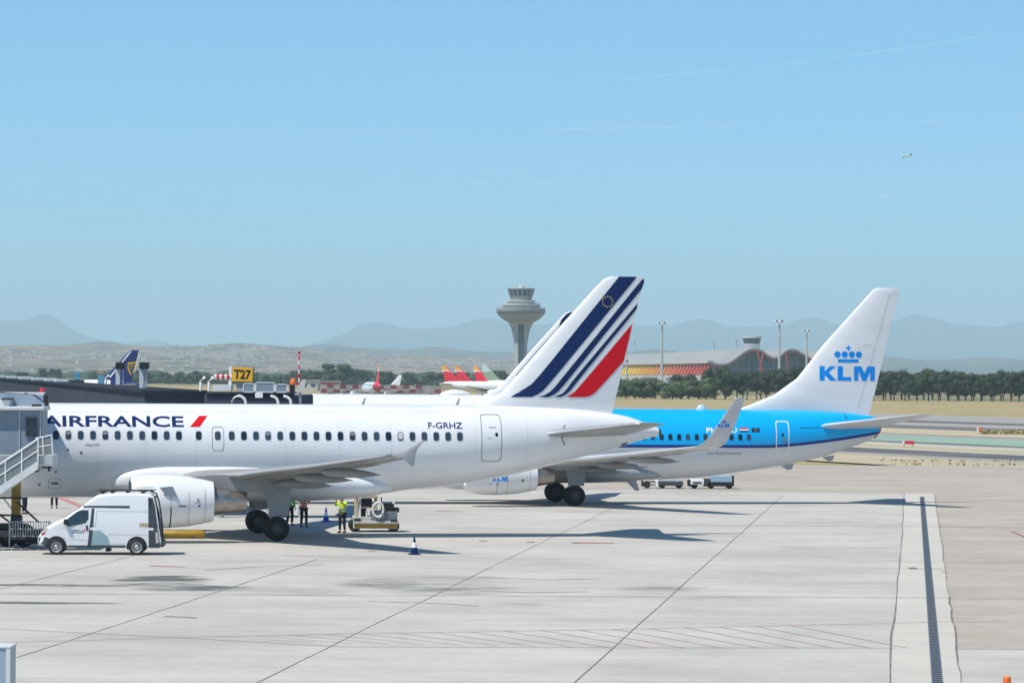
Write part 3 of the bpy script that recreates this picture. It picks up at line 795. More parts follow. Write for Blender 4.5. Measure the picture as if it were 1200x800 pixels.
    rs = [[(s0+math.cos(t)*.28*kk, math.sin(t)*.15*kk, zz) for t in [2*math.pi*j/12 for j in range(12)]] for kk, zz in ((1.2, 5.3), (1, 5.42), (.75, 5.55), (.3, 5.62))]
    a.rings(rs); a.build('beacon_fairing', 'sky_white', root)
    for s0, z0 in ((34.6, 2.55), (32.2, 2.05)):
        a = MB(); a.prism([(s0, z0+.1), (s0+.35, z0-.12), (s0+.6, z0-.1), (s0+.75, z0+.22)], 'Y', -.05, .05); a.build('antenna', 'door_paint', root)
    for dy in (-.35, -.9):
        a = MB(); a.prism([(22.9, 1.5), (23.5, 1.45), (23.75, .75), (23.6, .75)], 'Y', dy-.02, dy+.02); a.build('antenna', 'door_paint', root)
    return root
pr('sky_white', (0.45, 0.62, 0.78), 0.4)
airK = make_blue_airliner(PK)
# ================================================================== GROUND
def dirt_mat(name, c1, c2, scale=.02, rough=.95, stretch=(1,1,1), c3=None):
    m = bpy.data.materials.new(name); m.use_nodes = True; nt = m.node_tree; N = nt.nodes; L = nt.links
    b = N['Principled BSDF']; b.inputs['Roughness'].default_value = rough; b.inputs['Specular IOR Level'].default_value = .2
    g = N.new('ShaderNodeNewGeometry'); mp = N.new('ShaderNodeMapping'); mp.inputs['Scale'].default_value = stretch; L.new(g.outputs['Position'], mp.inputs['Vector'])
    n = N.new('ShaderNodeTexNoise'); n.inputs['Scale'].default_value = scale; n.inputs['Detail'].default_value = 8; n.inputs['Roughness'].default_value = .65; L.new(mp.outputs[0], n.inputs['Vector'])
    r = N.new('ShaderNodeValToRGB'); r.color_ramp.elements[0].position = .38; r.color_ramp.elements[1].position = .62
    r.color_ramp.elements[0].color = rgb(*c1); r.color_ramp.elements[1].color = rgb(*c2)
    if c3:
        e = r.color_ramp.elements.new(.5); e.color = rgb(*c3)
    L.new(n.outputs['Fac'], r.inputs['Fac']); L.new(r.outputs['Color'], b.inputs['Base Color'])
    MATS[name] = m; return m

def apron_mat(name, c1, c2, slab=7.5, stains=(), tint=.06, streak=.10):
    """cast concrete: slab-to-slab tone, cloudy wear, fine grain, faint drag streaks, a few oil stains with their own outline"""
    m = bpy.data.materials.new(name); m.use_nodes = True; nt = m.node_tree; N = nt.nodes; L = nt.links
    b = N['Principled BSDF']; b.inputs['Roughness'].default_value = .85; b.inputs['Specular IOR Level'].default_value = .25
    g = N.new('ShaderNodeNewGeometry')
    rot = N.new('ShaderNodeMapping'); rot.vector_type = 'POINT'; rot.inputs['Rotation'].default_value = (0, 0, JA); L.new(g.outputs['Position'], rot.inputs['Vector'])
    def mth(op, a, bb=0.0, c=None):
        q = N.new('ShaderNodeMath'); q.operation = op
        for i, v in enumerate((a, bb)):
            if isinstance(v, (int, float)): q.inputs[i].default_value = v
            else: L.new(v, q.inputs[i])
        return q.outputs[0]
    def noise(scale, det=5, st=(1,1,1), rough=.6, src=None):
        mp = N.new('ShaderNodeMapping'); mp.inputs['Scale'].default_value = st; L.new(src or rot.outputs[0], mp.inputs['Vector'])
        n = N.new('ShaderNodeTexNoise'); n.inputs['Scale'].default_value = scale; n.inputs['Detail'].default_value = det; n.inputs['Roughness'].default_value = rough
        L.new(mp.outputs[0], n.inputs['Vector']); return n.outputs['Fac']
    sn = N.new('ShaderNodeVectorMath'); sn.operation = 'SNAP'; sn.inputs[1].default_value = (slab, slab*1.6, 1000); L.new(rot.outputs[0], sn.inputs[0])
    wn = N.new('ShaderNodeTexWhiteNoise'); L.new(sn.outputs[0], wn.inputs['Vector'])
    f = mth('ADD', mth('MULTIPLY', mth('SUBTRACT', wn.outputs['Value'], .5), tint*2.2), .5)
    f = mth('ADD', f, mth('MULTIPLY', mth('SUBTRACT', noise(.13, 8, rough=.7), .5), 2.3))
    f = mth('ADD', f, mth('MULTIPLY', mth('SUBTRACT', noise(.5, 6, (.35, 1.2, 1)), .5), 1.0))
    f = mth('ADD', f, mth('MULTIPLY', mth('SUBTRACT', noise(2.2, 7, rough=.75), .5), 1.3))
    mx = N.new('ShaderNodeMix'); mx.data_type = 'RGBA'; mx.clamp_factor = True
    mx.inputs['A'].default_value = rgb(*c1); mx.inputs['B'].default_value = rgb(*c2); L.new(f, mx.inputs['Factor'])
    col = mx.outputs['Result']
    # drag streaks
    st = N.new('ShaderNodeMapRange'); st.inputs['From Min'].default_value = .56; st.inputs['From Max'].default_value = .76
    L.new(noise(.35, 6, (.16, 1.9, 1), .75), st.inputs['Value'])
    m3 = N.new('ShaderNodeMix'); m3.data_type = 'RGBA'; L.new(mth('MULTIPLY', st.outputs[0], streak*2.6), m3.inputs['Factor']); L.new(col, m3.inputs['A'])
    m3.inputs['B'].default_value = rgb(c1[0]*.45, c1[1]*.45, c1[2]*.45); col = m3.outputs['Result']
    if stains:
        tot = None
        sp = N.new('ShaderNodeSeparateXYZ'); L.new(g.outputs['Position'], sp.inputs[0])
        ns = noise(.8, 6, (.35, 1.2, 1), .7, g.outputs['Position'])
        for (cx, cy, rx, ry, amp) in stains:
            dx = mth('DIVIDE', mth('SUBTRACT', sp.outputs['X'], cx), rx); dy = mth('DIVIDE', mth('SUBTRACT', sp.outputs['Y'], cy), ry)
            d = mth('ADD', mth('MULTIPLY', dx, dx), mth('MULTIPLY', dy, dy))
            v = mth('MULTIPLY', mth('MAXIMUM', mth('SUBTRACT', 1.0, d), 0.0), amp)
            tot = v if tot is None else mth('ADD', tot, v)
        mr = N.new('ShaderNodeMapRange'); mr.inputs['From Min'].default_value = .42; mr.inputs['From Max'].default_value = .62; L.new(ns, mr.inputs['Value'])
        k = mth('MINIMUM', mth('MULTIPLY', mth('MULTIPLY', tot, 1.35), mr.outputs[0]), .92)
        m4 = N.new('ShaderNodeMix'); m4.data_type = 'RGBA'; L.new(k, m4.inputs['Factor']); L.new(col, m4.inputs['A']); m4.inputs['B'].default_value = rgb(.085, .09, .085); col = m4.outputs['Result']
    L.new(col, b.inputs['Base Color'])
    bp = N.new('ShaderNodeBump'); bp.inputs['Strength'].default_value = .25; bp.inputs['Distance'].default_value = .01; L.new(noise(22, 3), bp.inputs['Height']); L.new(bp.outputs[0], b.inputs['Normal'])
    MATS[name] = m; return m

a0, a1 = gp(1098, 800), gp(1081, 582)
JA = math.atan2(a1.x-a0.x, a1.y-a0.y)          # heading of the lengthwise slab joints, clockwise from +Y
def sheet(name, pts, mat, z, label=None):
    mb = MB(); mb.add([(p[0], p[1], z) for p in pts], [tuple(range(len(pts)))])
    o = mb.build(name, mat, smooth=0); structure(o); return o
def strip_quad(x0, y0, x1, y1, w):
    """ground strip of metric width w between two pixels (or points)"""
    a = gp(x0, y0) if not isinstance(x0, Vector) else x0; b = gp(x1, y1) if not isinstance(x0, Vector) else y0
    d = (b-a).normalized(); n = Vector((-d.y, d.x, 0))*w/2
    return [a-n, b-n, b+n, a+n]

dirt_mat('dry_plain', (.30, .24, .13), (.13, .135, .07), .006, stretch=(.5, 1, 1), c3=(.24, .20, .11))
dirt_mat('dry_grass', (.34, .27, .13), (.22, .19, .09), .12, c3=(.39, .31, .16), stretch=(.3, 1, 1))
dirt_mat('sand_strip', (.50, .42, .29), (.40, .34, .24), .2, stretch=(.2, 1, 1))
dirt_mat('asphalt_pale', (.28, .265, .25), (.36, .34, .31), .08, stretch=(.15, 1, 1))
dirt_mat('asphalt_dark', (.10, .10, .105), (.17, .165, .16), .08, stretch=(.1, 1, 1))
dirt_mat('green_band', (.22, .34, .27), (.28, .38, .31), .08, stretch=(.1, 1, 1))
dirt_mat('pale_band', (.46, .43, .37), (.38, .36, .31), .08, stretch=(.1, 1, 1))
dirt_mat('line_yellow', (.42, .36, .16), (.36, .31, .15), .5)
dirt_mat('line_red', (.45, .15, .18), (.46, .28, .29), .8)
dirt_mat('line_red_strong', (.50, .16, .17), (.47, .27, .27), .8)
dirt_mat('joint_tar', (.13, .125, .12), (.24, .23, .22), .7)
dirt_mat('joint_faint', (.27, .25, .23), (.34, .32, .29), .7)

gnd = sheet('ground', [(-24000,-900), (24000,-900), (24000,44000), (-24000,44000)], 'dry_plain', -.20)
# world bands of the airfield, each running along the runway heading
def band(name, ya, yb, mat, z, xa=-300, xb=1700):
    """edges given by the picture height at x = 1100; all edges run towards one far point at the left"""
    vx = -940; vy = 440 + (vx-600)*ROLL
    def pt(x, yy): 
        k = (yy - vy)/(1100-vx); return gp(x, vy + k*(x-vx), z)
    return sheet(name, [pt(xa, yb), pt(xb, yb), pt(xb, ya), pt(xa, ya)], mat, z)
band('grass', 468.5, 560, 'dry_grass', -.15)
band('runway', 486.5, 504, 'asphalt_pale', -.10)
band('runway_stripe', 493.2, 495.4, 'asphalt_dark', -.07)
band('runway_shoulder', 499.2, 503.2, 'asphalt_dark', -.07)
band('sand_verge', 503.2, 509.5, 'sand_strip', -.05)
band('taxiway', 509.5, 521, 'asphalt_pale', -.09)
band('taxiway_paint', 512, 518.8, 'green_band', -.06)
band('taxiway_edge', 518.8, 520.6, 'asphalt_dark', -.055)
band('path', 520.6, 524.6, 'pale_band', -.05)
band('verge', 524.6, 526.4, 'line_yellow', -.045)
band('path_pale', 526.4, 528.6, 'pale_band', -.04)
band('road', 528.6, 534.3, 'asphalt_dark', -.035)
band('road_shoulder', 534.3, 537, 'asphalt_pale', -.03)
band('sand', 537, 548, 'sand_strip', -.028)
# aprons
far = lambda x, y, z=0: gp(x, y, z)
apron_mat('apron_tan', (.34, .30, .255), (.465, .415, .36), tint=.05)
sheet('apron', [far(-900, 534.5), far(1700, 548.5), (260, 30), (260, -60), (-260, -60), (-400, 200)], 'apron_tan', -.02)
S = lambda x, y, rx, ry, a: (gp(x, y).x, gp(x, y).y, rx, ry, a)
stains = [S(190, 680, 1.9, 4.0, 1.7), S(225, 689, 2.2, 2.2, 1.5), S(60, 685.5, 3.2, .7, 2.6), S(40, 706, 3.0, .7, 2.6), S(445, 684, 1.6, 4, .8), S(530, 690, 2.6, 4.2, .75), S(612, 707, .9, 1, .5), S(150, 630, 3, 3, .5), S(770, 690, 1.6, 3, .5), S(340, 693, 2.4, 2.6, .35), S(500, 676, 3.0, 2.2, .4)]
apron_mat('apron_grey', (.38, .362, .335), (.54, .512, .472), stains=stains, tint=.05)
L0 = gp(1043, 800); L1 = gp(1060, 578); D = (L1-L0).normalized()
edge = lambda p, t: p + D*t
sheet('apron_slabs', [far(-1200, 566), far(720, 574.5), L1 + D*0, edge(L0, -70), Vector((-250, -62, 0)), Vector((-250, 120, 0))], 'apron_grey', .0)
E0 = gp(1128, 800); E1 = gp(1094, 578)
apron_mat('strip_pale', (.46, .435, .39), (.56, .53, .47), tint=.02, streak=.05)
sheet('drain_strip', [edge(L0, -70), L1, E1, E0 + (E0-E1).normalized()*70], 'strip_pale', .004)
G0 = gp(1122, 760.5); 
sheet('apron_patch', [G0, gp(1500, 762), Vector((120, -60, 0)), E0 + (E0-E1).normalized()*70], 'apron_grey', .006)
# tar joints
jt = MB(); jf = MB()
def q(mb, *a): mb.add([(p.x, p.y, 0) for p in strip_quad(*a)], [(0,1,2,3)])
def wob(mb, A, B, w, n=26, amp=.05):
    pts = [A.lerp(B, i/n) for i in range(n+1)]; d = (B-A).normalized(); nn = Vector((-d.y, d.x, 0))
    rnd = random.Random(int(abs(A.x)*10)); off = 0; vs = []
    for p in pts:
        off = off*.6 + rnd.uniform(-amp, amp); ww = w*rnd.uniform(.6, 1.3)/2
        vs += [p+nn*(off-ww), p+nn*(off+ww)]
    mb.add(vs, [(2*i, 2*i+2, 2*i+3, 2*i+1) for i in range(n)])
wob(jt, gp(1043, 800, 0) - D*40, L1, .05)
wob(jt, E0 + (E0-E1).normalized()*40, gp(1113, 700), .045)
wob(jf, gp(1113, 700), E1, .04)
wob(jt, gp(672, 800) + (gp(672,800)-gp(918,580)).normalized()*20, gp(918, 580), .032, amp=.02)
wob(jt, gp(300, 800) + (gp(300,800)-gp(650,628)).normalized()*20, gp(650, 628), .028, amp=.02)
wob(jf, gp(650, 628), gp(735, 587), .04, amp=.02)
wob(jf, gp(20, 770), gp(372, 655), .045, amp=.02)
wob(jf, gp(-200, 740), gp(160, 650), .04, amp=.02)
for y0, y1, m, w, xa, xb in ((695.6, 700.8, jt, .10, -200, 1300), (630.8, 634.2, jf, .10, 845, 1300), (613.5, 617, jf, .16, 700, 1300), (655, 658.5, jf, .10, 1000, 1300), (675, 677.5, jf, .06, 1095, 1300),
                         (604, 606, jf, .12, -100, 500), (583, 587, jf, .2, -100, 400), (731, 732, jf, .04, 1090, 1300), (759.8, 761, jt, .05, 1118, 1300), (583.5, 586, jf, .2, 1095, 1300), (546, 549, jf, .3, 700, 1300)):
    k = (y1-y0)/1200; wob(m, gp(xa, y0+k*xa), gp(xb, y0+k*xb), w, 60, .03)
for pts_ in ([(-40,684.6),(40,684.2),(80,684.8),(112,687)], [(-40,706.4),(60,706.2),(118,707)], [(150,684),(190,682),(240,684.5)], [(160,679.5),(200,678),(250,679)], [(560,692),(620,694),(690,693)], [(430,704),(520,707),(560,710)], [(760,688.5),(800,688),(830,688.6)], [(900,640),(1000,642),(1060,641)], [(240,668),(300,664),(380,661)], [(560,676),(640,679),(700,678)]):
    for (x0_, y0_), (x1_, y1_) in zip(pts_, pts_[1:]): wob(jf, gp(x0_, y0_), gp(x1_, y1_), .13, 12, .02)
for v in (jt, jf): v.v = [(p[0], p[1], .010) for p in v.v]
structure(jt.build('apron_joint', 'joint_tar', smooth=0)); structure(jf.build('apron_joint', 'joint_faint', smooth=0))
# painted lines
rl = MB(); rs_ = MB()
def ln(mb, pts, w):
    for (a, b), (c, d) in zip(pts, pts[1:]): q(mb, a, b, c, d, w)
ln(rl, [(0, 736.5), (200, 746.5), (400, 757.5), (700, 758.6), (1050, 759)], .07)
ln(rl, [(-40, 754), (200, 747), (400, 742.5), (700, 737.5), (1045, 730), (1180, 727)], .07)
for i in range(17):
    x = 255+i*42; t = (x-200)/845
    ya = 746-16*t; yb = 752+7.5*min(1, t*2.2)
    ln(rl, [(x, ya+.4), (x+110+30*t, (yb-.5))], .04)
ln(rl, [(-20, 652), (330, 650.5), (700, 655.5), (1300, 657)], .05)
ln(rl, [(390, 653), (700, 661), (1050, 665.5), (1300, 667)], .05)
ln(rs_, [(330, 650.5), (392, 653)], .09)
ln(rs_, [(50, 577), (75, 585), (108, 598)], .45)
ln(rs_, [(510, 598.5), (542, 599.3)], .35); ln(rs_, [(650, 599), (682, 599.5)], .25)
ln(rs_, [(675, 635.5), (718, 636.3)], .8); ln(rs_, [(1185, 622), (1215, 634)], .12)
ln(rs_, [(176, 663), (216, 664)], .35)
ln(rs_, [(432, 645.5), (441, 645.8)], .25)
ln(rl, [(700, 570.5), (760, 573)], .2)
for v in (rl, rs_): v.v = [(p[0], p[1], .014) for p in v.v]
structure(rl.build('painted_line', 'line_red', smooth=0)); structure(rs_.build('painted_line', 'line_red_strong', smooth=0))
bk = MB()
for x, y, w in ((566, 633.5, 3), (621.5, 635, 3), (675.5, 636, 2), (205, 722.5, 26), (224, 723.5, 14)): ln(bk, [(x-w/2, y-.3), (x+w/2, y+.3)], .35 if w < 10 else .16)
bk.v = [(p[0], p[1], .016) for p in bk.v]; structure(bk.build('pavement_patch', 'joint_tar', smooth=0))

# ---- the drain: a steel grate sunk in the pale strip
C0, C1 = gp(1098.5, 800), gp(1080.5, 582); DD = (C1-C0).normalized(); NN = Vector((DD.y, -DD.x, 0)); LEN = (C1-C0).length + 40; C00 = C0 - DD*40
def ch(mb, u0, u1, t0, t1, z):
    mb.add([(*(C00+DD*t0+NN*u0).xy, z), (*(C00+DD*t0+NN*u1).xy, z), (*(C00+DD*t1+NN*u1).xy, z), (*(C00+DD*t1+NN*u0).xy, z)], [(0,1,2,3)])
dr = empty('drain_channel', (0, 0, 0), 0, 'long narrow steel grated drain running away through the pale concrete strip', 'drain')
g1 = MB(); ch(g1, -.12, .12, 0, LEN, .012); pr('drain_dark', (.02, .022, .025), .8); pr('drain_steel', (.12, .14, .17), .5, .2); pr('drain_bar', (.17, .18, .20), .5, .2)
g1.build('channel', 'drain_dark', dr, smooth=0)
g2 = MB(); ch(g2, -.135, -.10, 0, LEN, .018); ch(g2, .10, .135, 0, LEN, .018); g2.build('edge_rail', 'drain_steel', dr, smooth=0)
g3 = MB(); t = 0
while t < LEN: ch(g3, -.11, .11, t, t+.28, .016); t += .60
g3.build('grate_bars', 'drain_bar', dr, smooth=0)
cp = MB(); ln(cp, [(1070, 666), (1106, 667)], .10); ln(cp, [(1068, 665), (1071, 666.5)], .3); ln(cp, [(1105, 670), (1108, 670.3)], .3)
cp.v = [(p[0], p[1], .022) for p in cp.v]; structure(cp.build('expansion_joint', 'joint_tar', smooth=0))

# ================================================================== HILLS
def hills(name, D, depth, prof, c1, c2, c3, nscale, rough_amp, seed, base=0, xs=(-400, 1600)):
    """a range standing D metres off; prof = its skyline"""
    rnd = random.Random(seed); ph = [rnd.uniform(0, 9) for _ in range(12)]
    def ny(px):
        return sum(math.sin(px*f+ph[i])*a for i, (f, a) in enumerate(((.021,.8),(.047,.6),(.11,.5),(.23,.4),(.41,.3),(.77,.2))))*rough_amp*.25
    NX, NY = 220, 16; mb = MB(); vs = []
    for j in range(NY+1):
        v = j/NY
        yy = D - depth + depth*v*1.25
        for i in range(NX+1):
            px = xs[0] + (xs[1]-xs[0])*i/NX
            crest = interp(prof, px)[0] + ny(px)*.6
            zc = H + (440 + (px-600)*ROLL - crest)*D/F
            t = v*1.25
            k = (t if t < 1 else 1-(t-1)*3.2)
            k = max(0, k)**.9
            k *= 1 + .16*math.sin(px*.05+ph[6]+v*6)*math.sin(v*9+ph[7])*(1-abs(t-1) if t < 1 else 0)*(1 if abs(t-1) > .02 else 0)
            X = (px-600)/F*D
            vs.append((X, yy + 60*math.sin(px*.03), -3 + k*(max(zc, 2)+3)))
    fs = [(j*(NX+1)+i, j*(NX+1)+i+1, (j+1)*(NX+1)+i+1, (j+1)*(NX+1)+i) for j in range(NY) for i in range(NX)]
    mb.add(vs, fs); dirt_mat(name+'_soil_haze', c1, c2, nscale, c3=c3, stretch=(1, .6, 4))
    return structure(mb.build(name, name+'_soil_haze', smooth=80))
hills('mountains', 30000, 6500, [(-400,390),(-200,380),(0,372),(60,374),(90,387),(125,398),(180,402),(250,407),(340,406),(380,396),(420,384),(500,381),(560,379),(640,377),(760,378),(830,380),(900,379),(980,378),(1050,375.5),(1100,375),(1150,378),(1200,383),(1400,392),(1600,396)], (.025,.05,.085), (.05,.075,.11), (.04,.06,.095), .0012, 1.2, 3)  # blue of distant haze is partly put into the mountain colours
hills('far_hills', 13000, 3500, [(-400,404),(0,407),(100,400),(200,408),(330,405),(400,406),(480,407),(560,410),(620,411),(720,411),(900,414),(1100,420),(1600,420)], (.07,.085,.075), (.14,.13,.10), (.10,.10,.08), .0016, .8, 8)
hills('hills', 8500, 4200, [(-400,408),(0,405),(100,403),(200,405),(290,402),(350,405),(400,412),(480,415),(560,418),(640,421),(720,427),(800,436),(1600,438)], (.32,.24,.18), (.07,.085,.07), (.19,.155,.12), .011, .8, 15)

# ================================================================== TREES
def leaf_mesh(name, seed, w, h, pine, trunk_h):
    rnd = random.Random(seed); mb = MB()
    # dense inner mass so that no light leaks through, broken up by leaf sprays
    clumps = []
    nC = 17
    for i in range(nC):
        a = rnd.uniform(0, 2*math.pi); rr = w*.5*math.sqrt(rnd.random())*.95; z = trunk_h + (h-trunk_h)*rnd.uniform(.18, .85)
        if pine: rr *= 1.0 if z < h*.8 else .7
        r = w*rnd.uniform(.10, .23)
        clumps.append((math.cos(a)*rr, math.sin(a)*rr, min(z, h-r*.7), r))
    for cx, cy, cz, r in clumps:
        n = 8; rs = []
        for i in range(1, 5):
            th = math.pi*i/5
            rs.append([(cx+math.cos(2*math.pi*k/n)*math.sin(th)*r*.8*rnd.uniform(.8,1.15), cy+math.sin(2*math.pi*k/n)*math.sin(th)*r*.8*rnd.uniform(.8,1.15), cz+math.cos(th)*r*.66) for k in range(n)])
        mb.rings(rs)
        for i in range(120):
            d = Vector((rnd.gauss(0,1), rnd.gauss(0,1), rnd.gauss(0,1)+.15)).normalized(); p = Vector((cx, cy, cz)) + Vector((d.x, d.y, d.z*.8))*r*rnd.uniform(.75, 1.22)
            u = Vector((rnd.gauss(0,1), rnd.gauss(0,1), rnd.gauss(0,1))).normalized(); v = u.cross(d).normalized() if u.cross(d).length > .01 else Vector((1,0,0)); s = rnd.uniform(.12, .30)*w/7
            u = v.cross((d+Vector((rnd.uniform(-.6,.6),)*3)).normalized())
            mb.add([p-v*s, p+u*s*.9, p+v*s, p-u*s*.9], [(0,1,2,3)])
    return mb
def make_tree(kind, seed):
    name, w, h, th, mat = {'pine': ('pine_tree', 8.2, 10.0, 2.2, 'leaf_pine'), 'bush': ('broadleaf_tree', 7.5, 5.6, .5, 'leaf_light'), 'round': ('broadleaf_tree', 8.5, 9.0, 1.2, 'leaf_pine')}[kind]
    r = empty(name, (0,0,0)); mb = leaf_mesh(name, seed, w, h, kind == 'pine', th)
    mb.build('crown', mat, r, smooth=0)
    t = MB(); t.tube([(0,0,-.3), (.1,.05,th*.7), (.0,.1,h*.6)], [.26, .2, .1], 8)
    rnd = random.Random(seed+5)
    for i in range(4):
        a = rnd.uniform(0, 6.28); t.tube([(0,0,th*.8), (math.cos(a)*w*.16, math.sin(a)*w*.16, th+h*.16), (math.cos(a)*w*.3, math.sin(a)*w*.3, h*.55)], [.13, .09, .04], 6)
    t.build('trunk', 'bark', r)
    return r
protos = {k: [make_tree(k, s) for s in ss] for k, ss in {'pine': (11, 12, 13, 14, 15), 'bush': (21, 22, 23), 'round': (31, 32, 33)}.items()}
used = set()
def plant(kind, x, Y, h, group, label, z=-.18, ws=1.0):
    pr_ = random.choice(protos[kind])
    t = pr_ if pr_.name not in used else copy_tree(pr_)
    used.add(pr_.name)
    X = (x-600)/F*Y; base = {'pine': 10.0, 'bush': 5.6, 'round': 9.0}[kind]; s = h/base
    t.location = (X, Y, z); t.rotation_euler = (0, 0, random.uniform(0, 6.28)); t.scale = (s*ws, s*ws, s)
    tag(t, label, 'tree', group); return t
random.seed(5)
x = 1012
while x < 1235:
    plant('pine', x, 1190+random.uniform(-12, 12), random.uniform(8.9, 10.9), 'pines along the far edge of the airfield', 'dark green pine in the row along the far grass, right of the blue airliner fin', ws=random.uniform(.85, 1.1)); x += random.uniform(9, 15)
x = 1005
while x < 1235:
    plant('round', x, 1225+random.uniform(-8, 8), random.uniform(8.6, 10.4), 'pines along the far edge of the airfield', 'dark green pine in the row along the far grass, right of the blue airliner fin'); x += random.uniform(8, 12)
x = 838
while x < 985:
    plant('pine', x, 1205+random.uniform(-12, 12), random.uniform(8.6, 11.2), 'dark pines before the wavy roofed building', 'dark green pine standing before the glass end of the wavy roofed terminal', ws=random.uniform(.9, 1.15)); x += random.uniform(9, 15)
x = 835
while x < 990:
    plant('round', x, 1240, random.uniform(8.2, 10.2), 'dark pines before the wavy roofed building', 'dark green pine standing before the glass end of the wavy roofed terminal'); x += random.uniform(15, 22)
x = 690
while x < 850:
    plant('bush', x, 1215+random.uniform(-15, 15), random.uniform(5.2, 6.9), 'low green trees before the coloured columns', 'low bushy green tree below the yellow and red columns of the terminal', ws=random.uniform(.95, 1.3)); x += random.uniform(9, 14)
for x, w in ((797, 1.0), (806, .9)):
    plant('round', x, 1260, 8.4, 'round dark trees rising behind the low green trees', 'round dark tree rising above the low green trees by the terminal')
for x in [170, 200, 222, 238, 352, 372, 386, 398, 404, 412, 430, 452, 468, 490, 512, 540, 562, 585, 600, 30, 60, 110, 320, 250, 290, 334, 360]:
    h = {398: 14, 404: 12, 386: 10, 412: 11}.get(x, random.uniform(7, 11))
    plant('round', x+random.uniform(-4, 4), 2300+random.uniform(-250, 250), h, 'distant trees on the plain before the hills', 'small hazy dark green tree on the plain below the hills, left of the control tower', ws=1.5)
# scrub belts on the plain that read as one mass
rnd = random.Random(4); mb = MB()
for i in range(2600):
    Y = 2600*(1+rnd.random()**1.5*1.0); x = rnd.uniform(-60, 1260); X = (x-600)/F*Y; s = rnd.uniform(3, 9)*(1 if rnd.random() < .9 else 1.5)
    if 1850 < Y < 3100 and 700 < x < 1000: continue
    c = Vector((X, Y, s*.25)); n = 6
    rs = [[(c.x+math.cos(2*math.pi*k/n)*s*rr*rnd.uniform(.8,1.2), c.y+math.sin(2*math.pi*k/n)*s*rr, zz*s) for k in range(n)] for rr, zz in ((.6,-.1),(.95,.25),(.7,.55),(.2,.75))]
    mb.rings(rs)
tag(mb.build('woodland', 'leaf_pine', smooth=0), 'far-off scrub and woodland on the plain under the hills', 'woodland', kind='stuff')
# far towns: small pale blocks scattered on the slope
from mathutils.bvhtree import BVHTree
hm = bpy.data.objects['hills'].data
bvh = BVHTree.FromPolygons([v.co for v in hm.vertices], [tuple(p.vertices) for p in hm.polygons])
pr('far_wall', (.52, .47, .42), .8)
rnd = random.Random(9); mb = MB()
for i in range(650):
    g = rnd.choice([(250,30),(215,22),(310,40),(480,26),(520,40),(60,50),(120,60),(560,40),(440,30),(270,20)])
    x = g[0]+rnd.gauss(0, g[1]); D = rnd.uniform(4600, 8300) if rnd.random() < .55 else rnd.uniform(6000, 6900)
    X = (x-600)/F*D; hit = bvh.ray_cast(Vector((X, D, 900)), Vector((0, 0, -1)))[0]
    if not hit: continue
    s = rnd.uniform(1.5, 5); mb.box(X-s, X+s, D-s, D+s, hit.z-4, hit.z+rnd.uniform(1.5, 4))
tag(mb.build('town', 'far_wall', smooth=0), 'pale far-off town scattered over the foot of the hills', 'town', kind='stuff')
# ================================================================== CONTROL TOWER
pr('tower_concrete', (.42, .42, .41), .75, 0, .15, .3)
pr('tower_panel', (.30, .31, .31), .55, 0, .15, .4)
pr('tower_white', (.62, .62, .60), .6)
pr('tower_glass', (.03, .06, .08), .15)
TY = 2435; K = TY/F; tx = at(610, 440, TY).x
tz = lambda y: H + (440.07-y)*K
tw = empty('control_tower', (tx, TY, 0), 0, 'tall concrete airport control tower with a wide round deck and glass cab', 'tower')
m = MB(); m.lathe([(0, 4.3), (tz(450), 4.0), (tz(428), 4.0), (tz(408), 4.2), (tz(397), 4.8), (tz(390), 5.6), (tz(384), 6.6), (tz(380), 7.6), (tz(377.5), 8.6), (tz(375.5), 10.5)], (0,0,0), 'Z', 40); m.build('shaft', 'tower_concrete', tw)
m = MB(); m.box(-1.7, 1.9, -6.2, -3.9, 0, tz(392)); m.add([(-1.7,-6.2,tz(392)),(1.9,-6.2,tz(392)),(2.1,-7.9,tz(380)),(-1.9,-7.9,tz(380)),(-1.7,-3,tz(392)),(1.9,-3,tz(392)),(2.1,-4,tz(380)),(-1.9,-4,tz(380))], [(0,1,2,3),(0,4,7,3),(1,5,6,2),(3,2,6,7)]); m.build('shaft_glazing', 'tower_glass', tw, smooth=0)
m = MB(); m.lathe([(tz(378.6), 7.6), (tz(374), 12.2), (tz(369), 15.2), (tz(365.5), 16.1), (tz(363), 16.4), (tz(361.3), 16.4), (tz(361), 15.4), (tz(360.8), 6)], (0,0,0), 'Z', 56, cap=True); m.build('lower_deck', 'tower_panel', tw)
m = MB(); m.lathe([(tz(366.9), 15.88), (tz(365.6), 16.16)], (0,0,0), 'Z', 56); m.build('deck_windows', 'tower_glass', tw)
m = MB()
for k in range(28):
    a = 2*math.pi*k/28
    m.tube([(math.cos(a)*15.9, math.sin(a)*15.9, tz(367)), (math.cos(a)*16.35, math.sin(a)*16.35, tz(365.4))], .16, 4)
m.build('mullion', 'tower_panel', tw)
m = MB(); m.lathe([(tz(361), 12.0), (tz(357.6), 12.4), (tz(357.6), 13.0), (tz(356.4), 13.0), (tz(356.3), 9), (tz(353), 9.2), (tz(352.8), 9.8), (tz(351.8), 9.8), (tz(351.7), 7.5)], (0,0,0), 'Z', 48); m.build('upper_deck', 'tower_white', tw)
m = MB(); m.lathe([(tz(360.2), 12.12), (tz(358.2), 12.45)], (0,0,0), 'Z', 48); m.lathe([(tz(355.9), 9.1), (tz(353.6), 9.3)], (0,0,0), 'Z', 48); m.build('deck_windows', 'tower_glass', tw)
m = MB()
for k in range(36):
    a = 2*math.pi*k/36
    m.tube([(math.cos(a)*12.7, math.sin(a)*12.7, tz(361)), (math.cos(a)*12.9, math.sin(a)*12.9, tz(354.4))], .09, 4)
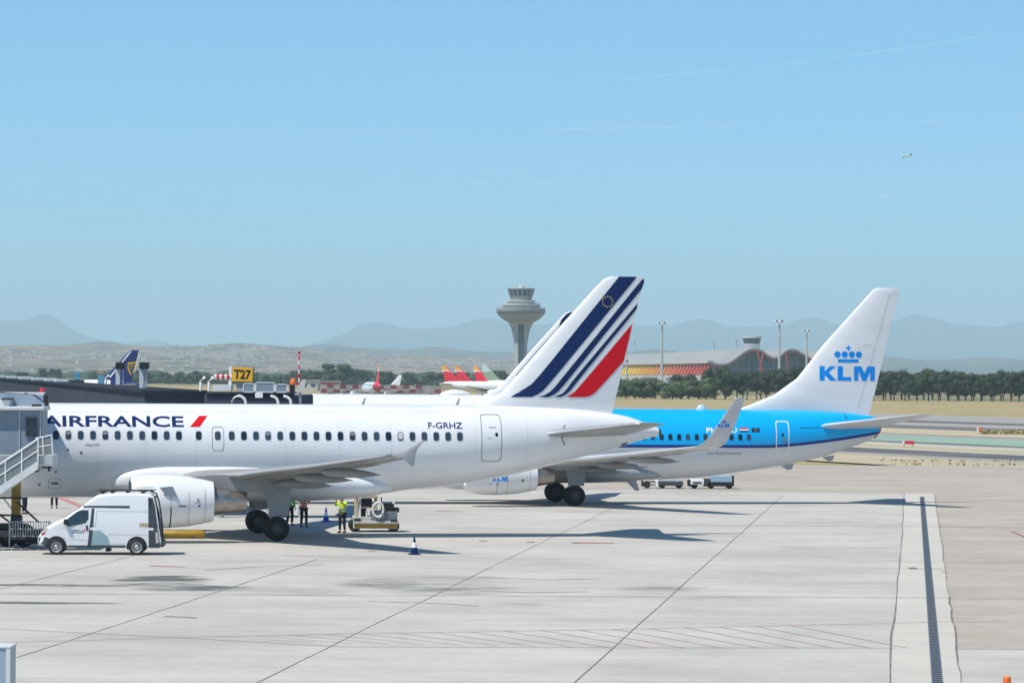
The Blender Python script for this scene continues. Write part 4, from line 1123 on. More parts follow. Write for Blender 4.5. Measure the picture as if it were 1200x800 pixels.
for r, y in ((12.9, 354.4), (12.85, 355.5), (16.2, 359.4)): m.tube([(math.cos(2*math.pi*k/40)*r, math.sin(2*math.pi*k/40)*r, tz(y)) for k in range(41)], .08, 4)
for k in range(40):
    a = 2*math.pi*k/40; m.tube([(math.cos(a)*16.2, math.sin(a)*16.2, tz(361.3)), (math.cos(a)*16.2, math.sin(a)*16.2, tz(359.4))], .06, 4)
m.build('railing', 'tower_white', tw)
m = MB(); m.lathe([(tz(352), 7.0), (tz(348), 7.4), (tz(347), 7.9)], (0,0,0), 'Z', 32); m.lathe([(tz(339.4), 9.0), (tz(338.9), 9.2), (tz(338), 9.2), (tz(337.4), 8.2), (tz(337.3), .1)], (0,0,0), 'Z', 32); m.build('cab_frame', 'tower_panel', tw)
m = MB(); m.lathe([(tz(347), 7.7), (tz(339.4), 8.8)], (0,0,0), 'Z', 32); cabg = m.build('cab_glass', 'tower_glass', tw)
m = MB()
for k in range(16):
    a = 2*math.pi*k/16+.1; m.tube([(math.cos(a)*7.8, math.sin(a)*7.8, tz(347)), (math.cos(a)*8.95, math.sin(a)*8.95, tz(339.3))], .14, 4)
m.build('mullion', 'tower_white', tw)
m = MB()
for dx, y1 in ((-1, 327), (3.4, 325), (-4, 333), (5.5, 333), (-6, 335), (0, 330), (-2.5, 334)): m.tube([(dx, 0, tz(337.4)), (dx, 0, tz(y1))], .16, 5)
m.box(-3.5, 3.4, -.3, .3, tz(330.2), tz(329.4)); m.lathe([(tz(337.4), 2.2), (tz(335), 2.0), (tz(334.4), .2)], (.2,0,0), 'Z', 14); m.build('antenna', 'tower_white', tw)

# ================================================================== TERMINAL WITH THE WAVY ROOF
pr('hall_red', (.45, .12, .10), .7)
pr('roof_metal', (.40, .385, .35), .5, .2, .12, .02)
pr('fascia_red', (.42, .03, .035), .5)
pr('term_glass', (.05, .085, .11), .12)
pr('term_wall', (.50, .36, .18), .8); pr('term_low', (.55, .52, .46), .8)
COR = at(831, 424, 2300); FAR_ = at(700, 428.3, 2990)
ux = Vector((FAR_.x-COR.x, FAR_.y-COR.y, 0)); LN = ux.length; ux.normalize()
gx = Vector((math.cos(R(14)), math.sin(R(14)), 0))        # the glass end runs this way
te = empty('terminal_building', (COR.x, COR.y, 0), 0, 'long terminal with a silver wavy roof, red edge and yellow to red slanted columns', 'building')
SP = 2300/F
prof = [(0, 424.2), (7, 426.5), (14, 427.4), (20, 426.8), (30, 421.5), (40, 414.2), (48, 409.9), (55, 409.0), (62, 410.8), (70, 416.2), (78, 419.3), (84, 417.5), (90, 412.3), (96, 409.5), (102, 409.5), (110, 413.2), (118, 417.5), (124, 421.2), (132, 424), (140, 423.5), (150, 418), (160, 411), (168, 409.6), (176, 413), (186, 420), (196, 424)]
RP = [(d*SP/math.cos(R(14))*1.0, H + (441.6-y)*(2300+d*SP*math.tan(R(14)))/F) for d, y in prof]
fine = []
u = 0
tabp = [(a, b) for a, b in RP]
while u < RP[-1][0]: fine.append((u, interp(tabp, u)[0])); u += 1.6
mb = MB(); vs = []; NL = 30
for j in range(NL+1):
    o = ux*(LN*j/NL)
    for a, z in fine: p = gx*a + o; vs.append((p.x, p.y, z*1.0 + .7))
n = len(fine); fs = [(j*n+i, j*n+i+1, (j+1)*n+i+1, (j+1)*n+i) for j in range(NL) for i in range(n-1)]
mb.add(vs, fs); nv = len(vs); mb.add([(a, b, c-.7) for a, b, c in vs], fs)
mb.build('roof', 'roof_metal', te, smooth=60)
m = MB(); vs = []
for a, z in fine:
    p = gx*a - ux*.6; vs += [(p.x, p.y, z-1.9), (p.x, p.y, z+.15), (p.x-gx.y*.5, p.y-.9, z+.15), (p.x-gx.y*.5, p.y-.9, z-1.9)]
rings = [vs[4*i:4*i+4] for i in range(n)]; m.rings(rings); m.build('roof_edge', 'fascia_red', te, smooth=40)
m = MB(); vs = []
for a, z in fine:
    p = gx*a - ux*.9; vs += [(p.x, p.y-.3, z-.35), (p.x, p.y-.3, z+.85), (p.x-.1, p.y-1.3, z+.85), (p.x-.1, p.y-1.3, z-.35)]
m.rings([vs[4*i:4*i+4] for i in range(n)]); m.build('gutter', 'roof_metal', te, smooth=40)
m = MB(); vs = []
for a, z in fine:
    p = gx*a + ux*7; vs += [(p.x, p.y, 0), (p.x, p.y, z+.2)]
m.add(vs, [(2*i, 2*i+2, 2*i+3, 2*i+1) for i in range(n-1)]); m.build('glass_front', 'term_glass', te, smooth=0)
m = MB()
for i in range(2, n-1, 5):
    a, z = fine[i]; p = gx*a + ux*6.5; m.box(p.x-.12, p.x+.12, p.y-.3, p.y, 0, z)
for zz in (6.5, 9.5, 12.5):
    a0_, a1_ = gx*fine[0][0]+ux*6.5, gx*fine[-1][0]+ux*6.5; m.tube([(a0_.x, a0_.y-.1, zz), (a1_.x, a1_.y-.1, zz)], .12, 4)
m.build('mullion', 'bridge_light', te, smooth=0)
for a, b in ((58, 70), (66, 58), (94, 100)):
    m = MB()
    p0 = gx*(b*SP)-ux*1; p1 = gx*(a*SP)-ux*1; zt = interp(tabp, a*SP)[0]
    m.tube([(p0.x, p0.y-3, 2), (p1.x, p1.y-2, zt-.6)], .55, 8, 0); m.build('roof_strut', 'fascia_red', te)
# long side: set-back wall, white soffit line, slanted columns running from yellow to red
m = MB(); w0 = Vector((3.2, 4.0, 0)); w1 = w0 + ux*LN
m.add([(w0.x, w0.y, 0), (w1.x, w1.y, 0), (w1.x, w1.y, 16.2), (w0.x, w0.y, 16.2)], [(0,1,2,3)]); m.build('side_wall', 'term_wall', te, smooth=0)
m = MB(); b0, b1 = Vector((-.6, -.6, 0)), ux*LN + Vector((-.6, -.6, 0))
m.add([(b0.x, b0.y, 15.9), (b1.x, b1.y, 15.9), (b1.x, b1.y, 17.3), (b0.x, b0.y, 17.3), (w0.x, w0.y, 15.9), (w1.x, w1.y, 15.9), (w1.x, w1.y, 17.3), (w0.x, w0.y, 17.3)], [(0,1,2,3),(0,4,5,1),(3,2,6,7),(0,3,7,4),(1,5,6,2)]); m.build('soffit', 'term_low', te, smooth=0)
NCOL = 40
for i in range(NCOL):
    t = i/(NCOL-1); o = ux*(LN*(.01+.97*t**1.0))
    tt = min(1, max(0, t*1.7-.12))
    c = (0.50*(1-tt)+.75*tt, .015*(1-tt)**1+.50*tt**1.3, .02)
    nm = 'col_%02d' % (int(tt*10)); 
    if nm not in MATS: pr(nm, (c[0], c[1], c[2]), .5)
    m = MB(); m.tube([(o.x+1.9, o.y+1.0, 15.9), (o.x-1.6, o.y-2.6, 8.5)], .85, 6); m.build('column', nm, te)
m = MB(); l0, l1 = Vector((-3, -5, 0)), ux*LN + Vector((-3, -5, 0))
m.add([(l0.x, l0.y, 0), (l1.x, l1.y, 0), (l1.x, l1.y, 8.2), (l0.x, l0.y, 8.2), (l0.x+6, l0.y+8, 8.2), (l1.x+6, l1.y+8, 8.2)], [(0,1,2,3),(3,2,5,4)]); m.build('lower_wall', 'term_low', te, smooth=0)
# small cab on the roof
c = at(881, 400, 2420); z0 = at(881, 412, 2420).z; z1 = at(881, 393.5, 2420).z; kk = 2420/F
rc = empty('roof_control_cab', (c.x, c.y, z0), 0, 'small round glass control cab rising above the wavy terminal roof', 'tower')
hh = z1-z0
m = MB(); m.lathe([(0, 9.3*kk), (hh*.38, 9.3*kk), (hh*.42, 9.8*kk), (hh*.5, 9.8*kk)], (0,0,0), 'Z', 24, cap=True); m.build('base', 'tower_white', rc)
m = MB(); m.lathe([(hh*.5, 9.2*kk), (hh*.86, 11.2*kk)], (0,0,0), 'Z', 24); m.build('cab_glass', 'tower_glass', rc)
m = MB(); m.lathe([(hh*.86, 11.6*kk), (hh*.97, 11.8*kk), (hh*.98, 1)], (0,0,0), 'Z', 24, cap=True)
for k in range(8): m.tube([(math.cos(k)*5, math.sin(k)*5, hh*.97), (math.cos(k)*5, math.sin(k)*5, hh*1.12)], .12, 4)
m.build('roof', 'tower_white', rc)

# low sheds and halls on the plain
def shed(x0, x1, ytop, Y, mat, label):
    a, b = at(x0, ytop, Y), at(x1, ytop, Y); d = 22
    r = empty('hall', ((a.x+b.x)/2, Y, 0), 0, label, 'building'); w = (b.x-a.x)/2; h = a.z
    m = MB(); m.box(-w, w, 0, d, -.2, h*.94); m.build('wall', mat, r, smooth=0)
    m = MB(); m.prism([(-w-.6, h*.94), (w+.6, h*.94), (w*.9, h*1.02), (-w*.9, h*1.02)], 'Y', -.6, d+.6); m.build('roof', 'roof_metal', r, smooth=0)
    m = MB(); k = max(2, int(w/4))
    for i in range(k): cx = -w+(i+.5)*2*w/k; m.box(cx-w/k*.5, cx+w/k*.5, -.12, -.02, h*.35, h*.62)
    m.build('window_band', 'tower_glass', r, smooth=0)
shed(5, 30, 441, 1800, 'term_low', 'low pale hall behind the left end of the dark walkway')
shed(42, 60, 442.5, 1700, 'white', 'small white hall behind the walkway, near its blue roof stacks')
shed(376, 396, 446.5, 1500, 'hall_red', 'low red and white hall left of the airliner seen from behind')
shed(352, 372, 445, 1650, 'term_low', 'small cream hall right of the red and white striped mast')
shed(752, 770, 441.5, 1500, 'term_low', 'low cream hall left of the tall lamp mast by the coloured columns')
shed(782, 812, 441.8, 1560, 'white', 'long low white hall under the yellow columns of the terminal')
shed(560, 586, 446, 1500, 'term_low', 'low cream hall behind the parked yellow and red tails')

# ================================================================== LAMP MASTS
pr('mast_grey', (.50, .50, .47), .5, .2)
def mast(x, ytop, Y, label, n=8):
    p = at(x, ytop, Y); r = empty('lamp_mast', (p.x, Y, 0), 0, label, 'lamp mast', 'tall apron lamp masts')
    m = MB(); m.tube([(0,0,0), (0,0,p.z*.5), (0,0,p.z)], [.85, .62, .42], 10); m.build('pole', 'mast_grey', r)
    m = MB(); R0 = 1.7; m.tube([(math.cos(2*math.pi*k/16)*R0, math.sin(2*math.pi*k/16)*R0, p.z-1.0) for k in range(17)], .16, 5); m.box(-R0, R0, -.1, .1, p.z-1.1, p.z-.9); m.box(-.1, .1, -R0, R0, p.z-1.08, p.z-.92); m.build('lamp_ring', 'mast_grey', r)
    for k in range(n):
        a = 2*math.pi*k/n; m = MB(); cx, cy = math.cos(a)*R0*1.1, math.sin(a)*R0*1.1
        m.add([(cx-.5, cy-.4, p.z-1.7), (cx+.5, cy-.4, p.z-1.7), (cx+.5, cy+.4, p.z-1.5), (cx-.5, cy+.4, p.z-1.5), (cx-.4, cy-.3, p.z-1.0), (cx+.4, cy-.3, p.z-1.0), (cx+.4, cy+.3, p.z-.8), (cx-.4, cy+.3, p.z-.8)], [(0,3,2,1),(4,5,6,7),(0,1,5,4),(1,2,6,5),(2,3,7,6),(3,0,4,7)])
        m.build('floodlight', 'hub_grey' if k % 2 else 'white', r, smooth=0)
mast(776, 375.5, 1850, 'tall lamp mast in front of the yellow and red terminal columns')
mast(913.5, 373, 1730, 'tallest lamp mast, in front of the glass end of the wavy roofed terminal')
mast(945.5, 385, 2100, 'lamp mast at the right end of the wavy roof, nearest the white fin')
mast(863, 394.5, 2950, 'far lamp mast just left of the small cab on the roof')
mast(837, 398, 3050, 'far short lamp mast above the middle of the silver roof')
mast(744, 396.5, 3000, 'faint lamp mast beside the red stripe of the large striped fin')
mast(734.5, 420, 1900, 'short lamp post at the left end of the yellow columns', 4)

# ================================================================== FAR AIRLINERS
pr('iberia_red', (.72, .01, .04), .4); pr('iberia_yellow', (.80, .42, .02), .4); pr('fin_green', (.30, .40, .27), .4); pr('fin_pale', (.55, .66, .68), .4)
pr('ry_blue', (.008, .025, .16), .35); pr('ry_yellow', (.80, .45, .02), .4)
def far_airliner(tip, Y, th, label, fin_mat, tip_mat=None, tail_mat='white_paint', scale=1.0, group=None, z=-.1, emblem=False):
    p = at(tip[0], tip[1], Y); c, s = math.cos(th), math.sin(th); sx = 32.6*scale
    r = empty('airliner', (p.x-sx*c, p.y-sx*s, z), th, label, 'airliner', group); r.scale = (scale,)*3
    fuselage('fuselage', A_TAB, ['white_paint'], r, 28, .9)
    m = MB(); rs = []
    for i in range(12):
        s_ = 27.5+6.2*i/11; zc, hh, hw = fus_section(A_TAB, s_); rs.append([(s_, (hw+.02)*math.sin(2*math.pi*k/28), zc+(hh+.02)*math.cos(2*math.pi*k/28)) for k in range(28)])
    if tail_mat != 'white_paint': m.rings(rs); m.build('tail_cone', tail_mat, r, smooth=50)
    for sg in (0, 1):
        k = 1 if sg else -1
        loft_wing('wing', mirror(A_WING) if sg else A_WING, ['wing_grey', 'slat_metal'], r); loft_wing('tailplane', mirror(A_STAB) if sg else A_STAB, ['wing_grey', 'slat_metal'], r)
        m = MB(); m.lathe([(0,1.0),(.3,1.1),(1.5,1.15),(2.6,1.0),(3.5,.85),(3.4,.5),(4.9,.4),(5.2,.02)], (9.65, k*5.75, 1.76), 'X', 20); m.lathe([(.4,.02),(.4,1.02),(.0,1.0)], (9.65, k*5.75, 1.76), 'X', 20, 1); m.build('engine', ['white_paint', 'black'], r)
        g = MB(); g.tube([(16.1, k*3.8, .5), (16.1, k*3.8, 2.6)], .14, 8); gg = g.build('main_gear', 'strut_white', r)
        for q_ in (-1, 1): w = MB(); w.lathe([(-.2,.01),(-.2,.5),(0,.58),(.2,.5),(.2,.01)], (16.1, k*3.8+q_*.46, .58), 'Y', 16); w.build('wheel', 'tyre', gg)
    g = MB(); g.tube([(5.07, 0, .3), (5.07, 0, 2)], .1, 8); g.lathe([(-.3,.01),(-.3,.36),(.3,.36),(.3,.01)], (5.07, 0, .38), 'Y', 14, 1); g.build('nose_gear', ['strut_white', 'tyre'], r)
    f = loft_wing('fin', A_FIN, [fin_mat, fin_mat], r, vertical=True)
    fs = fin_surf(A_FIN)
    for sgn in (1, -1):
        ff = (lambda a, b, off: fs(a, b, off)) if sgn == 1 else (lambda a, b, off: Vector((a, -fs(a, b, off).y, b)))
        if tip_mat:
            if tip_mat == 'iberia_yellow':
                decal('fin_tip', poly_bm([[(30.1,9.9),(31.65,11.55),(33.1,11.55),(33.0,10.3),(32.2,10.0),(31.2,10.3)]]), ff, tip_mat, f, (.8, .8), .02)
                decal('fin_band', poly_bm([[(29.7,9.4),(30.05,9.85),(31.2,10.25),(32.2,9.95),(33.0,10.25),(32.85,9.3),(31.4,9.7)]]), ff, 'white', f, (.8, .8), .02)
            else:
                decal('fin_tip', poly_bm([[(29.6,9.2),(31.65,11.5),(33.1,11.5),(32.4,8.6)]]), ff, tip_mat, f, (.8, .8), .02)
        if emblem:
            # a harp: pillar, curved shoulder and strings
            q1 = [(30.9,9.25),(32.55,9.45),(32.62,9.15),(31.0,8.9)]
            q2 = [(30.9,9.2),(31.15,9.1),(31.1,8.2),(31.65,6.9),(31.45,6.75),(30.85,7.9)]
            q3 = [(32.35,9.1),(32.6,9.1),(32.35,8.0),(31.75,7.1),(31.65,7.3),(32.15,8.1)]
            st = [[(31.35+i*.26,8.95),(31.43+i*.26,8.95),(31.50+i*.13,7.7+.25*i),(31.43+i*.13,7.7+.25*i)] for i in range(4)]
            decal('emblem', poly_bm([q1, q2, q3]+st), ff, 'ry_yellow', f, (.8, .8), .02)
            decal('fin_edge', poly_bm([[(27.2,6.35),(28.0,7.3),(30.98,11.0),(31.4,11.45),(31.7,11.5),(31.3,11.0),(28.35,7.25),(27.6,6.3)]]), ff, 'white', f, (.4, .4), .02)
            decal('fin_edge', poly_bm([[(33.0,11.5),(33.18,11.5),(32.3,7.3),(32.12,7.3)]]), ff, 'white', f, (.4, .4), .02)
    return r
far_airliner((160, 409.5), 735, R(8), 'airliner hidden behind the dark walkway, showing a dark blue fin with a yellow harp', 'ry_blue', scale=1.02, emblem=True, tail_mat='ry_blue')
far_airliner((444.5, 427), 1067, R(-80), 'airliner seen from straight behind, wings spread, with a red tail and yellow fin tip', 'iberia_red', 'iberia_yellow', tail_mat='iberia_red', scale=.88)
far_airliner((519, 430), 1270, R(180-12), 'leftmost of the parked airliners with red and yellow fins, left of the control tower', 'iberia_red', 'iberia_yellow', scale=.90, group='airliners with red and yellow fins')
far_airliner((534, 430), 1300, R(180-12), 'middle of the parked airliners with red and yellow fins, left of the control tower', 'iberia_red', 'iberia_yellow', scale=.90, group='airliners with red and yellow fins')
far_airliner((556, 431), 1290, R(180-35), 'rightmost airliner with a red and yellow fin, partly covering the pale green fin', 'iberia_red', 'iberia_yellow', scale=.90, group='airliners with red and yellow fins')
far_airliner((566, 426.5), 1310, R(180-14), 'parked airliner with a pale green and white fin beside the red and yellow fins', 'fin_green', 'fin_pale', scale=.97)
# a cockpit end of one more parked jet left of the red tail
far_airliner((470, 449), 1190, R(-20), 'white parked jet behind the airliner with spread wings, only its rounded nose showing', 'white_paint', scale=.62)
# the little one in the sky
sk = at(1062, 185, 3600)
fl = empty('flying_airliner', sk, R(35), 'tiny airliner flying in the clear sky above the blue airliner', 'airliner')
f_ = fuselage('fuselage', A_TAB, ['white_paint'], fl, 16, 1.5); f_.location = (-16, 0, 0)
for sg in (0, 1):
    w = loft_wing('wing', mirror(A_WING) if sg else A_WING, ['wing_grey', 'white_paint'], fl); w.location = (-16, 0, 0)
    w = loft_wing('tailplane', mirror(A_STAB) if sg else A_STAB, ['wing_grey', 'white_paint'], fl); w.location = (-16, 0, 0)
    m = MB(); m.lathe([(0,1.0),(1.5,1.15),(3.5,.85),(4.9,.2)], (9.65, (1 if sg else -1)*5.75, 1.76), 'X', 12); w = m.build('engine', 'white_paint', fl); w.location = (-16, 0, 0)
w = loft_wing('fin', A_FIN, ['navy', 'navy'], fl, vertical=True); w.location = (-16, 0, 0)
fl.scale = (.42,)*3

# blast fence with a red and white chequer
bf = empty('blast_fence', (at(444, 455, 1160).x, 1160, 0), 0, 'low red and white chequered blast fence below the far parked airliners', 'fence')
a_, b_ = at(376, 455, 1160).x-at(444, 455, 1160).x, at(516, 455, 1160).x-at(444, 455, 1160).x
pr('fence_pale', (.40, .37, .35), .8, 0, .5, .25); pr('fence_red', (.24, .05, .05), .8, 0, .5, .25)
mw, mr, mf = MB(), MB(), MB(); cw = 2.0; i = 0; xx = a_
while xx < b_:
    for j in range(3):
        (mr if (i+j) % 2 and (i*7+j*3) % 5 else mw).box(xx, xx+cw, -.15, .15, .2+j*1.25, .2+(j+1)*1.25)
    if i % 3 == 0: mf.tube([(xx, .2, 0), (xx, .2, 4.4)], .12, 5); mf.tube([(xx, .2, 3.6), (xx, 2.6, 0)], .1, 5)
    xx += cw; i += 1
mw.build('white_panel', 'fence_pale', bf, smooth=0); mr.build('red_panel', 'fence_red', bf, smooth=0); mf.build('frame', 'galv', bf)

# ================================================================== THE LONG DARK WALKWAY AND GATE T27
G1 = Vector((-15.4, 186, 0)); zt = 6.35; G0_ = Vector((-91-.1614*250, 653+250, 0))
gd = Vector((G0_.x-G1.x, G0_.y-G1.y, 0)); gl = gd.length; gd.normalize(); gn = Vector((-gd.y, gd.x, 0))
if gn.x < 0: gn = -gn
pr('gallery_seam', (.03, .04, .055), .5)
pr('sign_back', (.22, .25, .27), .5)
gw = empty('elevated_walkway', (G1.x, G1.y, 0), 0, 'long dark elevated walkway running away behind the white airliners', 'walkway')
def gbox(mb, t0, t1, n0, n1, z0, z1, mi=0):
    vs = [tuple((gd*t+gn*n).xy)+(z,) for z in (z0, z1) for t, n in ((t0,n0),(t1,n0),(t1,n1),(t0,n1))]
    mb.add(vs, [(0,1,2,3),(4,5,6,7),(0,1,5,4),(1,2,6,5),(2,3,7,6),(3,0,4,7)], mi)
m = MB(); gbox(m, 0, gl, -3.2, 0, 2.9, zt-.12); m.build('cladding', 'gallery', gw, smooth=0)
m = MB(); gbox(m, -.15, gl, -3.35, .12, zt-.12, zt); m.build('roof', 'gallery_roof', gw, smooth=0)
m = MB(); t = 0
while t < gl: gbox(m, t, t+.10, 0, .03, 2.9, zt-.14); t += 9.3
gbox(m, 0, gl, 0, .04, 4.05, 4.10); m.build('seam', 'gallery_seam', gw, smooth=0)
t = 6
while t < gl: m = MB(); gbox(m, t, t+.5, -2.6, -2.1, 0, 2.9); gbox(m, t, t+.5, -.9, -.4, 0, 2.9); m.build('column', 'concrete', gw, smooth=0); t += 24
def wpt(x, off=0): # point on the walkway line under picture column x
    d = ray(x, 450); k = d.x/d.y
    t = (k*G1.y-G1.x)/(gd.x-k*gd.y); return t
for x, w, h in ((8, 1.2, .40), (22, 1.1, .35), (38, 1.1, .32), (55, 1.0, .28), (72, .9, .22), (85, .7, .2), (103, .4, .25)):
    t = wpt(x); m = MB(); gbox(m, t, t+w*7, -1.6, -.3, zt, zt+h); m.build('roof_unit', 'white' if w > .5 else 'hub_grey', gw, smooth=0)
for x in (132, 247, 257):
    t = wpt(x); m = MB(); c0 = gd*t - gn*.5; m.tube([(c0.x, c0.y, zt), (c0.x, c0.y, zt+.45), (c0.x+.2, c0.y, zt+.7)], .08, 6); m.build('roof_lamp', 'white', gw)
pr('stack_blue', (.10, .30, .45), .5); pr('stack_top', (.35, .28, .2), .7)
for x, yt, w in ((90.5, 435, 6), (118.5, 434, 7)):
    Y = 560; p = at(x, yt, Y); s = w/2/F*Y
    r = empty('roof_stack', (p.x, Y, 0), 0, ('narrower left' if x < 100 else 'wider right')+' blue square stack rising behind the dark walkway', 'stack', 'blue stacks behind the walkway')
    m = MB(); m.box(-s, s, -s, s, 0, p.z-.55); m.build('shaft', 'stack_blue', r, smooth=0, bevel=.03)
    m = MB(); m.box(-s*1.1, s*1.1, -s*1.1, s*1.1, p.z-.55, p.z); m.build('cap', 'stack_top' if x > 100 else 'stack_blue', r, smooth=0, bevel=.03)
for x, Y, label in ((141.5, 268, 'left of two docking guidance posts with black display boxes, in front of the blue fin'), (169.3, 214, 'right of two docking guidance posts with black display boxes')):
    p = at(x, 424.3, Y); k = Y/F
    r = empty('guidance_post', (p.x, Y, 0), 0, label, 'post', 'docking guidance posts')
    m = MB(); m.box(-5.5*k, 5.5*k, -.35, .35, p.z-7.8*k, p.z); b = m.build('display_box', 'black', r, smooth=0, bevel=.03)
    m = MB(); m.box(-5.6*k, -.5*k, -.12, .12, 0, p.z-7.8*k); m.build('pole', 'bridge_light', r, smooth=0, bevel=.02)
    m = MB(); m.box(.5*k if x > 150 else 2.4*k, 3.4*k, -.1, .1, 0 if x > 150 else 3, p.z-7.8*k); m.build('cable_duct', 'galv', r, smooth=0)
# sign
Y = 184; p = at(284.3, 438.6, Y); k = Y/F
sg_ = empty('gate_sign', (p.x, Y, p.z), R(-6), 'yellow gate sign T27 on a grey post above the dark walkway', 'sign')
sg_.rotation_euler = (0, R(2.0), R(-6))
m = MB(); m.box(-13.2*k, 13.0*k, .02, .22, -9.3*k, 9.2*k); m.build('frame', 'sign_back', sg_, smooth=0, bevel=.015)
pr('hood_blue', (.30, .38, .46), .45)
pr('beacon_red', (.7, .02, .03), .3)
pr('plate_tan', (.42, .30, .12), .5)
pr('haz_yellow', (.50, .30, .02), .5)
pr('tug_blue', (.30, .42, .55), .5)
pr('leaf_dry', (.33, .29, .15), .9)
pr('reflect', (.62, .64, .62), .3)
HAZE_COL = (0.64, 0.88, .98, 1)
SKY_TINT = (.45, .87, 1.06, 1)
HAZE_D = 7.0e-5
SKY = (.6, .5, 1.0, .15)
SUN = 5.0
EXPO = .02
m = MB(); m.box(-12.2*k, 12.0*k, -.03, .02, -8.3*k, 8.3*k); m.build('board', 'sign_yellow', sg_, smooth=0)
t = text_bm('T27', -10.2*k, 10.0*k, -5.6*k, 5.6*k, bold=.035)
for v in t.verts: v.co.y = -.038
me = bpy.data.meshes.new('lettering'); t.to_mesh(me); t.free(); me.materials.append(M('black')); o = bpy.data.objects.new('lettering', me); C.objects.link(o); o.parent = sg_
m = MB(); m.box(-7*k, 1*k, .1, .4, -30*k, -9*k); m.build('post', 'mast_grey', sg_, smooth=0)
m = MB(); m.tube([(-15.5*k, .1, -20*k), (-15.5*k, .1, 9*k)], .05, 6); m.tube([(-13.8*k, .1, -20*k), (-13.8*k, .1, 9*k)], .05, 6)
for j in range(5): m.tube([(-15.5*k, .1, (-16+6*j)*k), (-13.8*k, .1, (-16+6*j)*k)], .03, 5)
m.build('ladder', 'white', sg_)
# the bridge head beside the sign
Y = 183; k = Y/F
pr('pane_blue', (.20, .26, .31), .2)
bh = at(310, 455, Y)
gb = empty('boarding_bridge', (bh.x, Y, 0), 0, 'dark glazed boarding bridge with white hoops below the yellow gate sign', 'boarding bridge')
X = lambda x: at(x, 455, Y).x - bh.x
Zy = lambda y, x=310: H + (440+(x-600)*ROLL - y)*k
m = MB(); m.box(X(240), X(344), -.3, 2.4, Zy(482), Zy(462)); m.box(X(328), X(344), 2.4, 18.2, Zy(482), Zy(463.5)); m.build('tunnel', 'gallery', gb, smooth=0, bevel=.1)
m = MB(); m.box(X(242), X(345), -.4, 2.4, Zy(461.7), Zy(459.2)); m.build('deck', 'dark_metal', gb, smooth=0)
for x0, x1, yt in ((285.5, 299, 449), (300, 322.5, 447.5), (323.5, 337.5, 449.5)):
    m = MB(); w = .07
    for a, b, c, d in ((x0, x1, yt, yt+.9), (x0, x1, 458.6, 459.6), (x0, x0+1.1, yt, 459.6), (x1-1.1, x1, yt, 459.6)): m.box(X(a), X(b), -.45, -.35, Zy(d), Zy(c))
    pf = m.build('parapet_frame', 'white', gb, smooth=0)
    m = MB(); m.box(X(x0+.8), X(x1-.8), -.42, -.38, Zy(458.6), Zy(yt+.6)); m.build('pane', 'pane_blue', pf, smooth=0)
    m = MB(); m.box(X(x0+.8), X(x1-.8), -.36, .4, Zy(451.5), Zy(yt+.2)); m.build('hood', 'sign_back', pf, smooth=0)
for x0, x1 in ((272, 289), (300, 327), (327, 342)):
    m = MB(); pts = []
    for i in range(11):
        a = math.pi/2*i/10*1.15; pts.append((X(x1-9)+math.sin(a)*9*k, -.55, Zy(472)+math.cos(a)*8.2*k))
    m.tube(pts, .075, 6); m.build('hoop', 'white', gb)
m = MB(); pts = [(X(281)-math.cos(a)*8.5*k, -.5, Zy(473)+math.sin(a)*9*k) for a in [math.pi*.05+math.pi*.5*i/10 for i in range(11)]]; m.tube(pts, .05, 6); m.build('hoop', 'galv', gb)
m = MB(); m.box(X(300), X(309), -.6, -.5, Zy(466), Zy(460)); m.build('panel', 'white', gb, smooth=0, bevel=.02)
m = MB(); m.box(X(340), X(345.5), -.5, .4, Zy(461), Zy(450)); m.build('cabinet', 'black', gb, smooth=0, bevel=.04)
m = MB(); m.lathe([(0,.16),(.12,.17),(.26,.12),(.3,.02)], (X(344), -.2, Zy(450)), 'Z', 14, cap=True); m.build('beacon', 'orange', gb)
m = MB()
for q_ in (X(255), X(318)): m.tube([(q_, 1.2, 0), (q_, 1.2, Zy(480))], .3, 12)
m.build('column', 'galv', gb)
# curved white panel beside it
p = at(353.5, 460, 184); k2 = 184/F
pw = empty('wind_deflector', (p.x, 184, 0), 0, 'curved white panel standing at the end of the walkway beside the striped mast', 'panel')
out = [(-5,460),(-4.2,453),(-1.5,448),(2,445),(4.6,444.2),(4.2,450),(2.4,456),(.5,460)]
m = MB(); m.prism([(a*k2, H+(438.4-b)*k2) for a, b in out], 'Y', -.05, .05); m.build('panel', 'bridge_light', pw, smooth=0, bevel=.01)
m = MB(); m.box(-.14, -.02, .05, .17, 0, H+(438.4-452)*k2); m.build('post', 'galv', pw, smooth=0)
# striped drum barrier on the walkway roof
c0 = at(262, 455, 184.5); kk = c0.y/F
db = empty('striped_barrier', (c0.x, c0.y, zt), 0, 'red and white striped drum barrier on the walkway left of the yellow sign', 'barrier')
L_ = 10.5*kk; zc = 4.6*kk+.25
m = MB()
for i in range(7):
    a, b = -L_+2*L_*i/7, -L_+2*L_*(i+1)/7; m.lathe([(a, .02), (a, 3.3*kk*(1 if i % 2 else .9)), (b, 3.3*kk*(1 if i % 2 else .9)), (b, .02)], (0, -.3, zc+.25), 'X', 14, i % 2)
m.build('drum', ['bridge_light', 'red_white_red'], db)
m = MB(); m.box(-L_, L_, -.9, .3, 0, .3); m.build('base', 'white', db, smooth=0)
